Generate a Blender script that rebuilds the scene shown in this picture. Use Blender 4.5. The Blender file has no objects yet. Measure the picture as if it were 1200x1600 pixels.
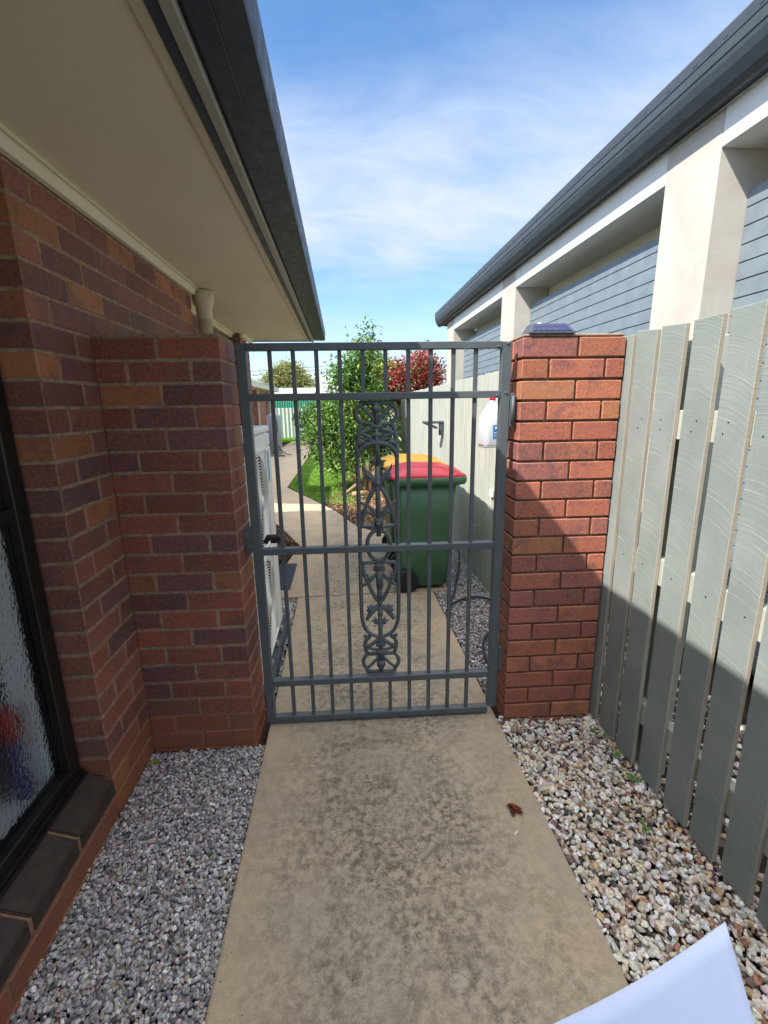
import bpy, bmesh, math, random
import numpy as np
from mathutils import Vector, Matrix
random.seed(7); rng = np.random.default_rng(7)
sc = bpy.context.scene; C = sc.collection
# ---------------- camera, world, sun, exposure ----------------
cam = bpy.data.objects.new('camera', bpy.data.cameras.new('camera')); C.objects.link(cam)
cam.data.sensor_fit = 'VERTICAL'; cam.data.sensor_height = 36; cam.data.lens = 705.284/1600*36
cam.data.clip_start = .02; cam.data.clip_end = 2000
_r = Vector((.995509,-.093341,-.015777)); _u = Vector((.036686,.226769,.973257)); _w = Vector((.087267,.969465,-.229175))
_m = Matrix((_r, _u, -_w)).transposed().to_4x4(); _m.translation = (0,0,1.533); cam.matrix_world = _m
sc.camera = cam
SUN = Vector((.82,.445,-1.018)).normalized()           # direction the light travels
sun_d = bpy.data.lights.new('sun', 'SUN'); sun_d.energy = 3.8; sun_d.angle = math.radians(.55); sun_d.color = (1,.94,.85)
sun = bpy.data.objects.new('sun', sun_d); C.objects.link(sun); sun.location = (-6,-6,12)
sun.rotation_euler = SUN.to_track_quat('-Z','Y').to_euler()
world = bpy.data.worlds.new('World'); sc.world = world; world.use_nodes = True
nt = world.node_tree; N = nt.nodes; LK = nt.links
bg = N['Background']; bg.inputs['Strength'].default_value = .13
sky = N.new('ShaderNodeTexSky'); sky.sky_type = 'NISHITA'; sky.sun_disc = False
sky.sun_elevation = math.asin(-SUN.z); sky.sun_rotation = math.atan2(-SUN.x, -SUN.y)
sky.air_density = 1.0; sky.dust_density = .4; sky.ozone_density = 2.2
def WN(t, **k):
    n = N.new(t)
    for a, b in k.items(): setattr(n, a, b)
    return n
def wm(op, a, b=None):
    n = WN('ShaderNodeMath', operation=op)
    for i, x in enumerate((a, b)):
        if x is None: continue
        if isinstance(x, (int, float)): n.inputs[i].default_value = x
        else: LK.new(x, n.inputs[i])
    return n.outputs[0]
tc = WN('ShaderNodeTexCoord'); sep = WN('ShaderNodeSeparateXYZ'); LK.new(tc.outputs['Generated'], sep.inputs[0])
zc = wm('ADD', wm('MAXIMUM', sep.outputs[2], 0.0), .22)
cx = wm('DIVIDE', sep.outputs[0], zc); cy = wm('DIVIDE', sep.outputs[1], zc)
cmb = WN('ShaderNodeCombineXYZ'); LK.new(cx, cmb.inputs[0]); LK.new(cy, cmb.inputs[1])
mp = WN('ShaderNodeMapping'); mp.inputs['Rotation'].default_value = (0,0,.55); mp.inputs['Scale'].default_value = (.75,1.5,1); mp.inputs['Location'].default_value = (3.1,1.7,0); LK.new(cmb.outputs[0], mp.inputs[0])
n1 = WN('ShaderNodeTexNoise'); n1.inputs['Scale'].default_value = 1.5; n1.inputs['Detail'].default_value = 9; n1.inputs['Roughness'].default_value = .55; n1.inputs['Distortion'].default_value = .5
LK.new(mp.outputs[0], n1.inputs['Vector'])
elev = wm('ADD', sep.outputs[2], wm('MULTIPLY', wm('SUBTRACT', n1.outputs[0], .5), .26))
rp = WN('ShaderNodeValToRGB'); LK.new(elev, rp.inputs[0])
cr = rp.color_ramp; cr.interpolation = 'B_SPLINE'
pts = [(0,.75),(.12,.62),(.19,.24),(.24,.30),(.30,1.0),(.42,1.0),(.50,.55),(.56,.15),(.66,.05),(1,.12)]
cr.elements[0].position = 0; cr.elements[0].color = (.6,.6,.6,1); cr.elements[1].position = 1; cr.elements[1].color = (.1,.1,.1,1)
for p, v in pts[1:-1]:
    e = cr.elements.new(p); e.color = (v,v,v,1)
n2 = WN('ShaderNodeTexNoise'); n2.inputs['Scale'].default_value = 3.2; n2.inputs['Detail'].default_value = 10; n2.inputs['Roughness'].default_value = .6; n2.inputs['Distortion'].default_value = .5
LK.new(mp.outputs[0], n2.inputs['Vector'])
mr = WN('ShaderNodeMapRange'); LK.new(n2.outputs[0], mr.inputs[0]); mr.inputs[1].default_value = .3; mr.inputs[2].default_value = .66; mr.inputs[3].default_value = .52; mr.inputs[4].default_value = 1.0
cf = wm('MULTIPLY', rp.outputs[0], mr.outputs[0])
mxw = WN('ShaderNodeMix', data_type='RGBA'); LK.new(cf, mxw.inputs[0]); 
hs = WN('ShaderNodeHueSaturation'); hs.inputs['Saturation'].default_value = 1.3; LK.new(sky.outputs[0], hs.inputs['Color'])
LK.new(hs.outputs[0], mxw.inputs[6]); mxw.inputs[7].default_value = (3.1,3.5,4.25,1)
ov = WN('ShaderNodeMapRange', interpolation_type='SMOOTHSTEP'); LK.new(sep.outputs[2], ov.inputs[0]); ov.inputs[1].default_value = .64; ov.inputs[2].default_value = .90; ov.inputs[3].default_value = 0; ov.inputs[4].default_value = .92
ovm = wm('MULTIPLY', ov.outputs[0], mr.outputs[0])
mxo = WN('ShaderNodeMix', data_type='RGBA'); LK.new(ovm, mxo.inputs[0]); LK.new(mxw.outputs[2], mxo.inputs[6]); mxo.inputs[7].default_value = (17.5,17.1,16.8,1)   # added brightness in the unseen overhead sky, lifts the shade
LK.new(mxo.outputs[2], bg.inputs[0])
sc.view_settings.view_transform = 'Standard'; sc.view_settings.look = 'None'; sc.view_settings.gamma = 1
sc.view_settings.use_curve_mapping = False; sc.view_settings.exposure = 1.0
try:
    sc.cycles.use_denoising = True; sc.cycles.max_bounces = 8; sc.cycles.diffuse_bounces = 5; sc.cycles.sample_clamp_indirect = 6
except Exception: pass

# ---------------- material helpers ----------------
class NB:
    def __init__(s, name, rough=.7, spec=.4, metal=0.):
        s.m = bpy.data.materials.new(name); s.m.use_nodes = True; s.t = s.m.node_tree
        s.b = s.t.nodes['Principled BSDF']; s.b.inputs['Roughness'].default_value = rough
        s.b.inputs['Specular IOR Level'].default_value = spec; s.b.inputs['Metallic'].default_value = metal
    def n(s, t, ins=None, **k):
        n = s.t.nodes.new(t)
        for a, b in k.items(): setattr(n, a, b)
        for a, b in (ins or {}).items(): s.put(n.inputs[a], b)
        return n
    def put(s, sock, v):
        if isinstance(v, bpy.types.NodeSocket): s.t.links.new(v, sock)
        else:
            if isinstance(v, tuple) and len(v) == 3 and sock.type == 'RGBA': v = v + (1,)
            sock.default_value = v
    def co(s, kind='Object'): return s.n('ShaderNodeTexCoord').outputs[kind]
    def map(s, v, scale=(1,1,1), loc=(0,0,0), rot=(0,0,0)):
        return s.n('ShaderNodeMapping', {'Vector': v, 'Scale': scale, 'Location': loc, 'Rotation': rot}).outputs[0]
    def noise(s, v, scale, detail=4, rough=.55, dist=0.):
        return s.n('ShaderNodeTexNoise', {'Vector': v, 'Scale': scale, 'Detail': detail, 'Roughness': rough, 'Distortion': dist}).outputs[0]
    def rng(s, v, a, b, c=0., d=1.):
        return s.n('ShaderNodeMapRange', {0: v, 1: a, 2: b, 3: c, 4: d}).outputs[0]
    def math(s, op, a, b=0.): return s.n('ShaderNodeMath', {0: a, 1: b}, operation=op).outputs[0]
    def mix(s, f, a, b, mode='MIX'):
        n = s.n('ShaderNodeMix', {0: f, 6: a, 7: b}, data_type='RGBA', blend_type=mode); return n.outputs[2]
    def attr(s, name='Col'): return s.n('ShaderNodeAttribute', attribute_name=name).outputs['Color']
    def col(s, v): s.put(s.b.inputs['Base Color'], v); return s
    def bump(s, h, st=.3, dist=.01):
        n = s.n('ShaderNodeBump', {'Height': h, 'Strength': st, 'Distance': dist}); s.put(s.b.inputs['Normal'], n.outputs[0]); return s

def mat_plain(name, c, rough=.6, spec=.4, var=.12, scale=6, bump=.05, metal=0.):
    k = NB(name, rough, spec, metal); v = k.co()
    f = k.rng(k.noise(v, scale, 6), .3, .7); c2 = tuple(x*(1-var) for x in c); c1 = tuple(min(1, x*(1+var)) for x in c)
    k.col(k.mix(f, c2, c1)); k.bump(k.noise(v, scale*12, 4), bump, .004)
    k.put(k.b.inputs['Roughness'], k.rng(k.noise(v, scale*3, 3), .3, .7, rough*.85, min(1, rough*1.15)))
    return k.m
def mat_brick(name, soil=0., speck=.5, edge=.5):
    k = NB(name, .62, .35); v = k.co(); a = k.attr(); ed = k.n('ShaderNodeAttribute', attribute_name='Edge').outputs['Fac']
    pur = k.mix(.62, a, (.115,.066,.082)); org = k.mix(.45, a, (.36,.13,.05))
    patch = k.rng(k.noise(v, 9.5, 5, .6, .5), .50, .64)
    c = k.mix(k.math('MULTIPLY', patch, .85), a, pur)
    rim = k.rng(k.noise(k.map(v, loc=(3,5,1)), 13, 5, .65, .4), .56, .68)
    c = k.mix(k.math('MULTIPLY', rim, speck), c, org)
    gr = k.noise(v, 85, 7, .8)
    c = k.mix(k.math('MULTIPLY', k.rng(gr, .53, .62), speck), c, (.46,.20,.095))
    c = k.mix(k.math('MULTIPLY', k.rng(gr, .47, .38), .6), c, (.075,.035,.038))
    f3 = k.rng(k.n('ShaderNodeTexVoronoi', {'Vector': v, 'Scale': 170.}).outputs[0], .19, .10)
    f3 = k.math('MULTIPLY', f3, k.rng(k.noise(v, 60, 2), .5, .58)); c = k.mix(k.math('MULTIPLY', f3, .8), c, (.02,.014,.014))
    c = k.mix(k.math('MULTIPLY', ed, k.math('MULTIPLY', k.rng(k.noise(v, 55, 3), .4, .62), edge)), c, (.50,.30,.20))
    z = k.n('ShaderNodeSeparateXYZ', {0: v}).outputs[2]
    if soil:
        g = k.math('MULTIPLY', k.rng(k.math('ADD', z, k.math('MULTIPLY', k.noise(v, 9, 4), .22)), .42, .02), soil)
        c = k.mix(g, c, (.28,.10,.042))
    f4 = k.rng(k.noise(v, 260, 3), .73, .77); c = k.mix(k.math('MULTIPLY', f4, .5), c, (.6,.5,.42))
    k.col(c); k.bump(k.math('ADD', k.noise(v, 160, 6, .7), k.math('MULTIPLY', k.noise(v, 30, 3), 1.2)), .4, .004)
    return k.m
def mat_mortar(name, c, soil=0.):
    k = NB(name, .95, .1); v = k.co(); col = k.mix(k.rng(k.noise(v, 40, 6), .3, .7), tuple(x*.6 for x in c), tuple(x*1.2 for x in c))
    if soil:
        z = k.n('ShaderNodeSeparateXYZ', {0: v}).outputs[2]
        col = k.mix(k.math('MULTIPLY', k.rng(z, .4, .0), soil), col, (.22,.08,.035))
    k.col(col); k.bump(k.noise(v, 120, 4), .5, .004); return k.m
def mat_attr(name, rough=.7, spec=.35, var=.35, scale=60, bump=.2, trans=0.):
    k = NB(name, rough, spec); v = k.co(); a = k.attr()
    f = k.rng(k.noise(v, scale, 4), .3, .7, 1-var, 1+var)
    c = k.n('ShaderNodeVectorMath', {0: a}, operation='SCALE'); k.put(c.inputs[3], f); k.col(c.outputs[0])
    if bump: k.bump(k.noise(v, scale*2, 4), bump, .003)
    if trans:
        t = k.n('ShaderNodeBsdfTranslucent', {0: c.outputs[0]}); mx = k.n('ShaderNodeMixShader', {0: trans, 1: k.b.outputs[0], 2: t.outputs[0]})
        k.t.links.new(mx.outputs[0], k.t.nodes['Material Output'].inputs[0])
    return k.m
def mat_concrete():
    k = NB('concrete', .85, .25); v = k.co(); x = k.n('ShaderNodeSeparateXYZ', {0: v}).outputs[0]
    c = k.mix(k.rng(k.noise(v, 1.8, 5, .6, .4), .38, .62), (.46,.385,.28), (.39,.35,.27))
    edge = k.rng(k.math('ABSOLUTE', k.math('SUBTRACT', x, .16)), .24, .52)
    c = k.mix(k.math('MULTIPLY', edge, k.rng(k.noise(v, 3, 4), .4, .6, .2, .7)), c, (.56,.42,.28))
    mid = k.math('SUBTRACT', 1.0, k.math('MULTIPLY', edge, .75))
    big = k.rng(k.noise(k.map(v, loc=(4,2,0)), 3.1, 6, .65, .5), .40, .60)
    st = k.rng(k.noise(v, 34, 10, .80, .2), .44, .58)
    f = k.math('MULTIPLY', k.math('MULTIPLY', st, mid), k.math('ADD', k.math('MULTIPLY', big, .6), .36))
    c = k.mix(f, c, (.10,.085,.065))
    st2 = k.rng(k.noise(k.map(v, loc=(9,1,0)), 9, 9, .78, .3), .50, .60)
    c = k.mix(k.math('MULTIPLY', k.math('MULTIPLY', st2, mid), .42), c, (.14,.115,.09))
    wh = k.rng(k.noise(k.map(v, loc=(1,7,0)), 16, 8, .75, .5), .58, .68); c = k.mix(k.math('MULTIPLY', wh, .55), c, (.56,.51,.43))
    gr = k.noise(v, 260, 5, .8); c = k.mix(k.math('MULTIPLY', k.rng(gr, .54, .68), .5), c, (.58,.50,.40)); c = k.mix(k.math('MULTIPLY', k.rng(gr, .46, .34), .6), c, (.12,.10,.08))
    dk = k.rng(k.n('ShaderNodeTexVoronoi', {'Vector': v, 'Scale': 38.}).outputs[0], .085, .05)
    c = k.mix(k.math('MULTIPLY', dk, k.rng(k.noise(v, 7, 2), .48, .56)), c, (.025,.022,.018))
    k.col(c); k.bump(k.math('ADD', k.noise(v, 420, 4, .7), k.math('MULTIPLY', k.noise(v, 40, 4), 1.5)), .4, .0028)
    return k.m
def mat_paling():
    k = NB('weathered paling paint', .8, .25); v = k.co(); oi = k.n('ShaderNodeObjectInfo').outputs['Random']
    off = k.n('ShaderNodeCombineXYZ', {0: 0., 1: k.math('MULTIPLY', oi, .5), 2: k.math('MULTIPLY', oi, 7.3)}).outputs[0]
    vv = k.n('ShaderNodeVectorMath', {0: v, 1: off}, operation='ADD').outputs[0]
    vv = k.n('ShaderNodeVectorMath', {0: vv, 1: k.map(v, scale=(.0,.0,.0))}, operation='ADD').outputs[0]
    # circular-saw arcs: rings about a centre far to the side and below
    sp = k.n('ShaderNodeSeparateXYZ', {0: v}); dy = sp.outputs[1]
    sl = k.rng(oi, 0., 1., .15, .55)
    zz = k.math('SUBTRACT', k.math('ADD', sp.outputs[2], k.math('MULTIPLY', k.math('MULTIPLY', dy, dy), 2.6)), k.math('MULTIPLY', dy, sl))
    zz = k.math('ADD', zz, k.math('MULTIPLY', oi, 37.))
    w = k.n('ShaderNodeCombineXYZ', {0: k.math('MULTIPLY', dy, .018), 1: 0., 2: zz}).outputs[0]
    ring = k.noise(w, 95, 3, .8)
    fine = k.noise(k.map(v, scale=(1,1,.06)), 120, 5, .6)
    base = k.mix(k.rng(k.noise(vv, 3.5, 5), .35, .65), (.212,.25,.238), (.272,.305,.296))
    c = k.mix(k.math('MULTIPLY', k.rng(ring, .55, .67), .5), base, (.44,.47,.44))
    c = k.mix(k.math('MULTIPLY', k.rng(ring, .46, .34), .25), c, (.20,.23,.205))
    c = k.mix(k.math('MULTIPLY', k.rng(fine, .5, .7), .18), c, (.22,.24,.21))
    ny = k.n('ShaderNodeSeparateXYZ', {0: k.n('ShaderNodeTexCoord').outputs['Normal']}).outputs[1]
    raw = k.rng(k.math('ABSOLUTE', ny), .5, .8)
    c = k.mix(k.math('MULTIPLY', raw, .8), c, (.42,.36,.28))
    kn = k.rng(k.noise(vv, 24, 2), .76, .80)
    c = k.mix(k.math('MULTIPLY', kn, .4), c, (.5,.5,.45))
    z = k.n('ShaderNodeSeparateXYZ', {0: v}).outputs[2]
    c = k.mix(k.math('MULTIPLY', k.rng(z, .6, .9), .25), c, (.27,.31,.24))
    k.col(c); k.bump(k.math('ADD', k.math('MULTIPLY', ring, 1.2), fine), .4, .003); return k.m
def mat_render():
    k = NB('rendered masonry', .9, .2); v = k.co()
    c = k.mix(k.rng(k.noise(v, 3, 6, .6, .5), .35, .65), (.50,.455,.40), (.60,.56,.50))
    k.col(c); k.bump(k.noise(v, 170, 5, .7), .5, .004); return k.m
def mat_powder(name, c):
    k = NB(name, .45, .45); v = k.co()
    f = k.rng(k.noise(v, 9, 6, .6), .35, .7); cc = k.mix(f, tuple(x*.9 for x in c), tuple(x*1.12 for x in c))
    d = k.rng(k.noise(v, 70, 6, .7), .62, .74); cc = k.mix(k.math('MULTIPLY', d, .3), cc, (.32,.33,.32))
    k.col(cc); k.put(k.b.inputs['Roughness'], k.rng(k.noise(v, 25, 4), .3, .7, .38, .62)); k.bump(k.noise(v, 240, 3), .12, .002); return k.m
def mat_soffit():
    k = NB('soffit paint', .7, .3); v = k.co()
    c = k.mix(k.rng(k.noise(v, 1.2, 5, .6), .35, .65), (.72,.67,.51), (.80,.75,.59))
    d = k.rng(k.noise(v, 260, 3, .7), .62, .72); c = k.mix(k.math('MULTIPLY', d, .18), c, (.35,.31,.22))
    k.col(c); k.bump(k.noise(v, 200, 4), .1, .002); return k.m
def mat_curtain():
    k = NB('curtain cloth', .95, .1); v = k.co(); 
    c = k.mix(k.rng(k.noise(v, 40, 4), .3, .7), (.86,.89,.92), (.92,.94,.95)); k.col(c); return k.m
M = {}
M['concrete'] = mat_concrete(); M['paling'] = mat_paling(); M['render'] = mat_render(); M['soffit'] = mat_soffit()
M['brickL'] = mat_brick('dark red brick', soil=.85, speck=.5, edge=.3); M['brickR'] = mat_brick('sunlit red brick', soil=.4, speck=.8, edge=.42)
M['brickS'] = mat_plain('sill brick', (.050,.034,.029), .6, .4, .25, 30, .3)
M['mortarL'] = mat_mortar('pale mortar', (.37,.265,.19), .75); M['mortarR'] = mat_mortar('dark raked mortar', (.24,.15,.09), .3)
M['gate'] = mat_powder('slate grey powder coat', (.095,.112,.120)); M['gutter'] = mat_powder('dark slate gutter', (.029,.048,.078))
M['fasciaG'] = mat_plain('grey steel cladding', (.24,.29,.31), .5, .4, .05, 3, .03)
M['white'] = mat_plain('white trim paint', (.80,.80,.76), .5, .4, .04, 5, .03)
M['cream'] = mat_plain('cream trim paint', (.62,.57,.42), .5, .4, .05, 5, .03)
M['creamb'] = mat_plain('bright cream bead', (.80,.76,.55), .45, .4, .04, 8, .03)
M['lightg'] = mat_plain('pale fascia paint', (.34,.35,.31), .5, .4, .08, 9, .04)
M['slat'] = mat_powder('blue grey slat', (.20,.25,.285)); M['roof'] = mat_plain('grey roof sheet', (.16,.19,.20), .5, .4, .1, 4, .04)
M['black'] = mat_plain('black plastic', (.012,.013,.018), .5, .5, .2, 30, .05)
M['frame'] = mat_plain('black window frame', (.012,.011,.010), .35, .5, .2, 12, .02)
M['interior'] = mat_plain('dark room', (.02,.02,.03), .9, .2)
M['pebble'] = mat_attr('pebbles', .6, .35, .35, 120, .25); M['chips'] = mat_attr('mulch chips', .85, .2, .4, 80, .3)
M['leaf'] = mat_attr('leaves', .38, .5, .35, 14, 0, .28); M['grassb'] = mat_attr('grass blades', .6, .3, .2, 4, 0, .35)
M['bark'] = mat_plain('bark', (.26,.17,.10), .9, .2, .35, 14, .6)
M['soil'] = mat_plain('soil', (.05,.036,.028), .95, .1, .4, 12, .6); M['dirt'] = mat_plain('dry ground', (.16,.14,.09), .95, .1, .3, .6, .4)
M['lawn'] = mat_plain('lawn ground', (.06,.11,.02), .9, .2, .3, 9, .4); M['ac'] = mat_plain('ivory enamel', (.80,.80,.76), .45, .45, .05, 4, .02)
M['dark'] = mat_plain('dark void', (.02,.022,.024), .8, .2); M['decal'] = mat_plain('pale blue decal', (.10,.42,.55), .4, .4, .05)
M['green'] = mat_plain('green bin plastic', (.068,.165,.085), .45, .45, .16, 9, .12); M['red'] = mat_plain('red lid plastic', (.60,.012,.035), .33, .5, .08, 4, .05)
M['yellow'] = mat_plain('yellow lid plastic', (.78,.43,.015), .38, .5, .06, 4, .05); M['tank'] = mat_plain('grey tank enamel', (.33,.33,.37), .45, .45, .06)
M['farfence'] = mat_plain('pale green steel', (.50,.58,.46), .5, .4, .06, 2, .02); M['fargreen'] = mat_plain('teal green steel', (.05,.27,.17), .5, .4, .08)
M['teal'] = mat_plain('grey green steel', (.28,.38,.36), .5, .4, .06); M['whiteroof'] = mat_plain('pale corrugated roof', (.52,.51,.48), .5, .4, .08)

def mat_palfar():
    k = NB('pale fence paint', .8, .25); v = k.co()
    st = k.noise(k.map(v, scale=(1,1,.05)), 45, 6, .65); c = k.mix(k.rng(st, .35, .65), (.33,.37,.32), (.50,.52,.46))
    c = k.mix(k.math('MULTIPLY', k.rng(k.noise(v, 2.2, 5), .4, .7), .4), c, (.55,.56,.50)); k.col(c); k.bump(st, .4, .003); return k.m
M['fencefar'] = mat_palfar(); M['rubber'] = mat_plain('grey rubber', (.07,.085,.11), .7, .3, .15, 20, .1)
M['hose'] = mat_plain('navy hose', (.03,.04,.08), .5, .4, .1); M['solar'] = mat_plain('solar cells', (.006,.014,.10), .35, .3, .2, 40, .02)
M['cable'] = mat_plain('cable', (.03,.03,.03), .6, .3); M['label'] = mat_plain('blue label', (.01,.19,.55), .4, .4, .05)
M['deadleaf'] = mat_plain('dead leaf', (.22,.06,.03), .8, .2, .4, 60, .4); M['steel'] = mat_plain('galvanised steel', (.4,.4,.39), .4, .5, .1, 40, .05, .6)
kb = NB('jug plastic', .3, .5); kb.col((.82,.86,.92)); kb.put(kb.b.inputs['Transmission Weight'], .35); kb.put(kb.b.inputs['Subsurface Weight'], .2); M['jug'] = kb.m
kp = NB('paper', .85, .2); kp.col(kp.mix(kp.rng(kp.noise(kp.co(), 60, 3), .3, .7), (.58,.66,.90), (.61,.69,.92))); M['paper'] = kp.m  # white sheet; the blue cast of the light is put into its colour
M['curtain'] = mat_curtain()
def mat_pane():
    k = NB('rippled obscure glass', .06, .5); v = k.co()
    k.col((.97,.99,1.)); k.put(k.b.inputs['Transmission Weight'], 1.); k.put(k.b.inputs['IOR'], 1.45)
    h = k.n('ShaderNodeTexVoronoi', {'Vector': k.map(v, scale=(1,1,.75)), 'Scale': 85., 'Smoothness': .6}, feature='SMOOTH_F1').outputs[0]
    k.bump(k.math('ADD', h, k.math('MULTIPLY', k.noise(v, 60, 3), .7)), .36, .004); return k.m
M['pane'] = mat_pane()

# ---------------- object helpers ----------------
def tag(o, label=None, cat=None, group=None, kind=None):
    if label: o['label'] = label
    if cat: o['category'] = cat
    if group: o['group'] = group
    if kind: o['kind'] = kind
    return o
def empty(name, loc=(0,0,0), rz=0., **k):
    o = bpy.data.objects.new(name, None); C.objects.link(o); o.location = loc; o.rotation_euler[2] = rz; o.empty_display_size = .1
    return tag(o, **k)
def copy_tree(o, parent=None):
    c = o.copy(); C.objects.link(c); c.parent = parent
    for ch in list(o.children): copy_tree(ch, c)
    return c
_TB = {}
def cham_template():
    if 'c' in _TB: return _TB['c']
    sg, mk = [], []
    for sx in (-1,1):
        for sy in (-1,1):
            for sz in (-1,1):
                for ax in range(3):
                    sg.append((sx,sy,sz)); m = [1,1,1]; m[ax] = 0; mk.append(m)
    sg = np.array(sg,float); mk = np.array(mk,float)
    bm = bmesh.new()
    for p in sg*(1.-.2*mk): bm.verts.new(p)
    bm.verts.ensure_lookup_table()
    for i, vv in enumerate(bm.verts): vv.index = i
    bmesh.ops.convex_hull(bm, input=bm.verts[:]); bmesh.ops.dissolve_limit(bm, angle_limit=.02, verts=bm.verts[:], edges=bm.edges[:])
    bm.verts.ensure_lookup_table()
    key = {tuple(np.round(p,4)): i for i, p in enumerate(sg*(1.-.2*mk))}
    F = [[key[tuple(np.round(np.array(v.co),4))] for v in f.verts] for f in bm.faces]
    E_ = [0. if len(set(tuple(mk[i]) for i in f)) == 1 and len(f) == 4 else 1. for f in F]
    bm.free(); _TB['c'] = (sg, mk, F, E_); return _TB['c']
class MB:
    def __init__(s): s.v = []; s.f = []; s.c = []; s.smooth = []; s.e = []
    def add(s, V, F, col=None, smooth=False, mtx=None, edge=None):
        b = len(s.v); 
        V = [tuple(mtx @ Vector(p)) if mtx is not None else tuple(p) for p in V]
        s.v += V; s.f += [tuple(b+i for i in f) for f in F]; s.c += [col or (1,1,1)]*len(V); s.smooth += [smooth]*len(F); s.e += (edge or [0.]*len(F)); return s
    def box(s, lo, hi, ch=0., col=None, mtx=None):
        lo = np.array(lo,float); hi = np.array(hi,float); c = (lo+hi)/2; h = (hi-lo)/2
        if ch <= 0:
            V = [c+h*np.array(q) for q in ((-1,-1,-1),(1,-1,-1),(1,1,-1),(-1,1,-1),(-1,-1,1),(1,-1,1),(1,1,1),(-1,1,1))]
            return s.add(V, [(0,3,2,1),(4,5,6,7),(0,1,5,4),(1,2,6,5),(2,3,7,6),(3,0,4,7)], col, False, mtx)
        sg, mk, F, E_ = cham_template(); ch = min(ch, h.min()*.8)
        return s.add(c+sg*(h-ch*mk), F, col, False, mtx, E_)
    def tube(s, P, r, n=8, col=None, caps=True, mtx=None, up=None):
        P = [Vector(p) for p in P]; R = r if isinstance(r,(list,tuple)) else [r]*len(P); V = []; F = []
        T = (P[1]-P[0]).normalized(); a = T.orthogonal().normalized()
        for i, p in enumerate(P):
            if i == 0: t = P[1]-P[0]
            elif i == len(P)-1: t = P[-1]-P[-2]
            else: t = (P[i+1]-P[i]).normalized()+(P[i]-P[i-1]).normalized()
            if t.length < 1e-9: t = T
            t.normalize(); a = (a-t*a.dot(t)); a = a.normalized() if a.length > 1e-6 else t.orthogonal().normalized(); b = t.cross(a)
            for k in range(n): V.append(p+(a*math.cos(2*math.pi*k/n)+b*math.sin(2*math.pi*k/n))*R[i])
        for i in range(len(P)-1):
            for k in range(n): F.append((i*n+k, i*n+(k+1)%n, (i+1)*n+(k+1)%n, (i+1)*n+k))
        if caps: F.append(tuple(range(n))[::-1]); F.append(tuple((len(P)-1)*n+k for k in range(n)))
        return s.add(V, F, col, n > 5, mtx)
    def lathe(s, prof, n=24, mtx=None, col=None):
        V = []; F = []
        for r, z in prof:
            for k in range(n): V.append((r*math.cos(2*math.pi*k/n), r*math.sin(2*math.pi*k/n), z))
        for i in range(len(prof)-1):
            for k in range(n): F.append((i*n+k, i*n+(k+1)%n, (i+1)*n+(k+1)%n, (i+1)*n+k))
        F.append(tuple(range(n))[::-1]); F.append(tuple((len(prof)-1)*n+k for k in range(n)))
        return s.add(V, F, col, True, mtx)
    def prism(s, poly, lo, hi, ax=1, col=None, mtx=None):
        """poly of 2D points extruded along axis ax between lo and hi; the 2D axes are the other two in order"""
        n = len(poly); V = []
        for h in (lo, hi):
            for p in poly:
                q = list(p); q.insert(ax, h); V.append(tuple(q))
        F = [tuple(range(n)), tuple(range(2*n-1, n-1, -1))]+[(i, (i+1)%n+0, (i+1)%n+n, i+n)[::-1] for i in range(n)]
        return s.add(V, F, col, False, mtx)
    def build(s, name, mat, parent=None, fixn=True, **k):
        me = bpy.data.meshes.new(name); me.from_pydata(s.v, [], s.f)
        if fixn:
            bm = bmesh.new(); bm.from_mesh(me); bmesh.ops.recalc_face_normals(bm, faces=bm.faces[:]); bm.to_mesh(me); bm.free()
        me.polygons.foreach_set('use_smooth', s.smooth)
        if any(c != (1,1,1) for c in s.c):
            at = me.color_attributes.new('Col', 'FLOAT_COLOR', 'POINT')
            at.data.foreach_set('color', np.concatenate([np.array(s.c), np.ones((len(s.c),1))], 1).ravel())
            ae = me.attributes.new('Edge', 'FLOAT', 'FACE'); ae.data.foreach_set('value', s.e)
        me.materials.append(mat); me.update()
        o = bpy.data.objects.new(name, me); C.objects.link(o)
        if parent: o.parent = parent
        return tag(o, **k)
def np_obj(name, V, F, col, mat, parent=None, smooth=False, **k):
    """V (n,3), F (m,k) uniform faces, col (n,3)"""
    me = bpy.data.meshes.new(name); V = np.asarray(V, np.float32); F = np.asarray(F, np.int32); m, kk = F.shape
    me.vertices.add(len(V)); me.vertices.foreach_set('co', V.ravel())
    me.loops.add(m*kk); me.loops.foreach_set('vertex_index', F.ravel())
    me.polygons.add(m); me.polygons.foreach_set('loop_start', np.arange(0, m*kk, kk, dtype=np.int32)); me.polygons.foreach_set('loop_total', np.full(m, kk, np.int32))
    me.polygons.foreach_set('use_smooth', np.full(m, smooth)); me.update(calc_edges=True); me.validate()
    if col is not None:
        at = me.color_attributes.new('Col', 'FLOAT_COLOR', 'POINT')
        at.data.foreach_set('color', np.concatenate([col, np.ones((len(col),1))], 1).astype(np.float32).ravel())
    me.materials.append(mat); o = bpy.data.objects.new(name, me); C.objects.link(o)
    if parent: o.parent = parent
    return tag(o, **k)
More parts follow.
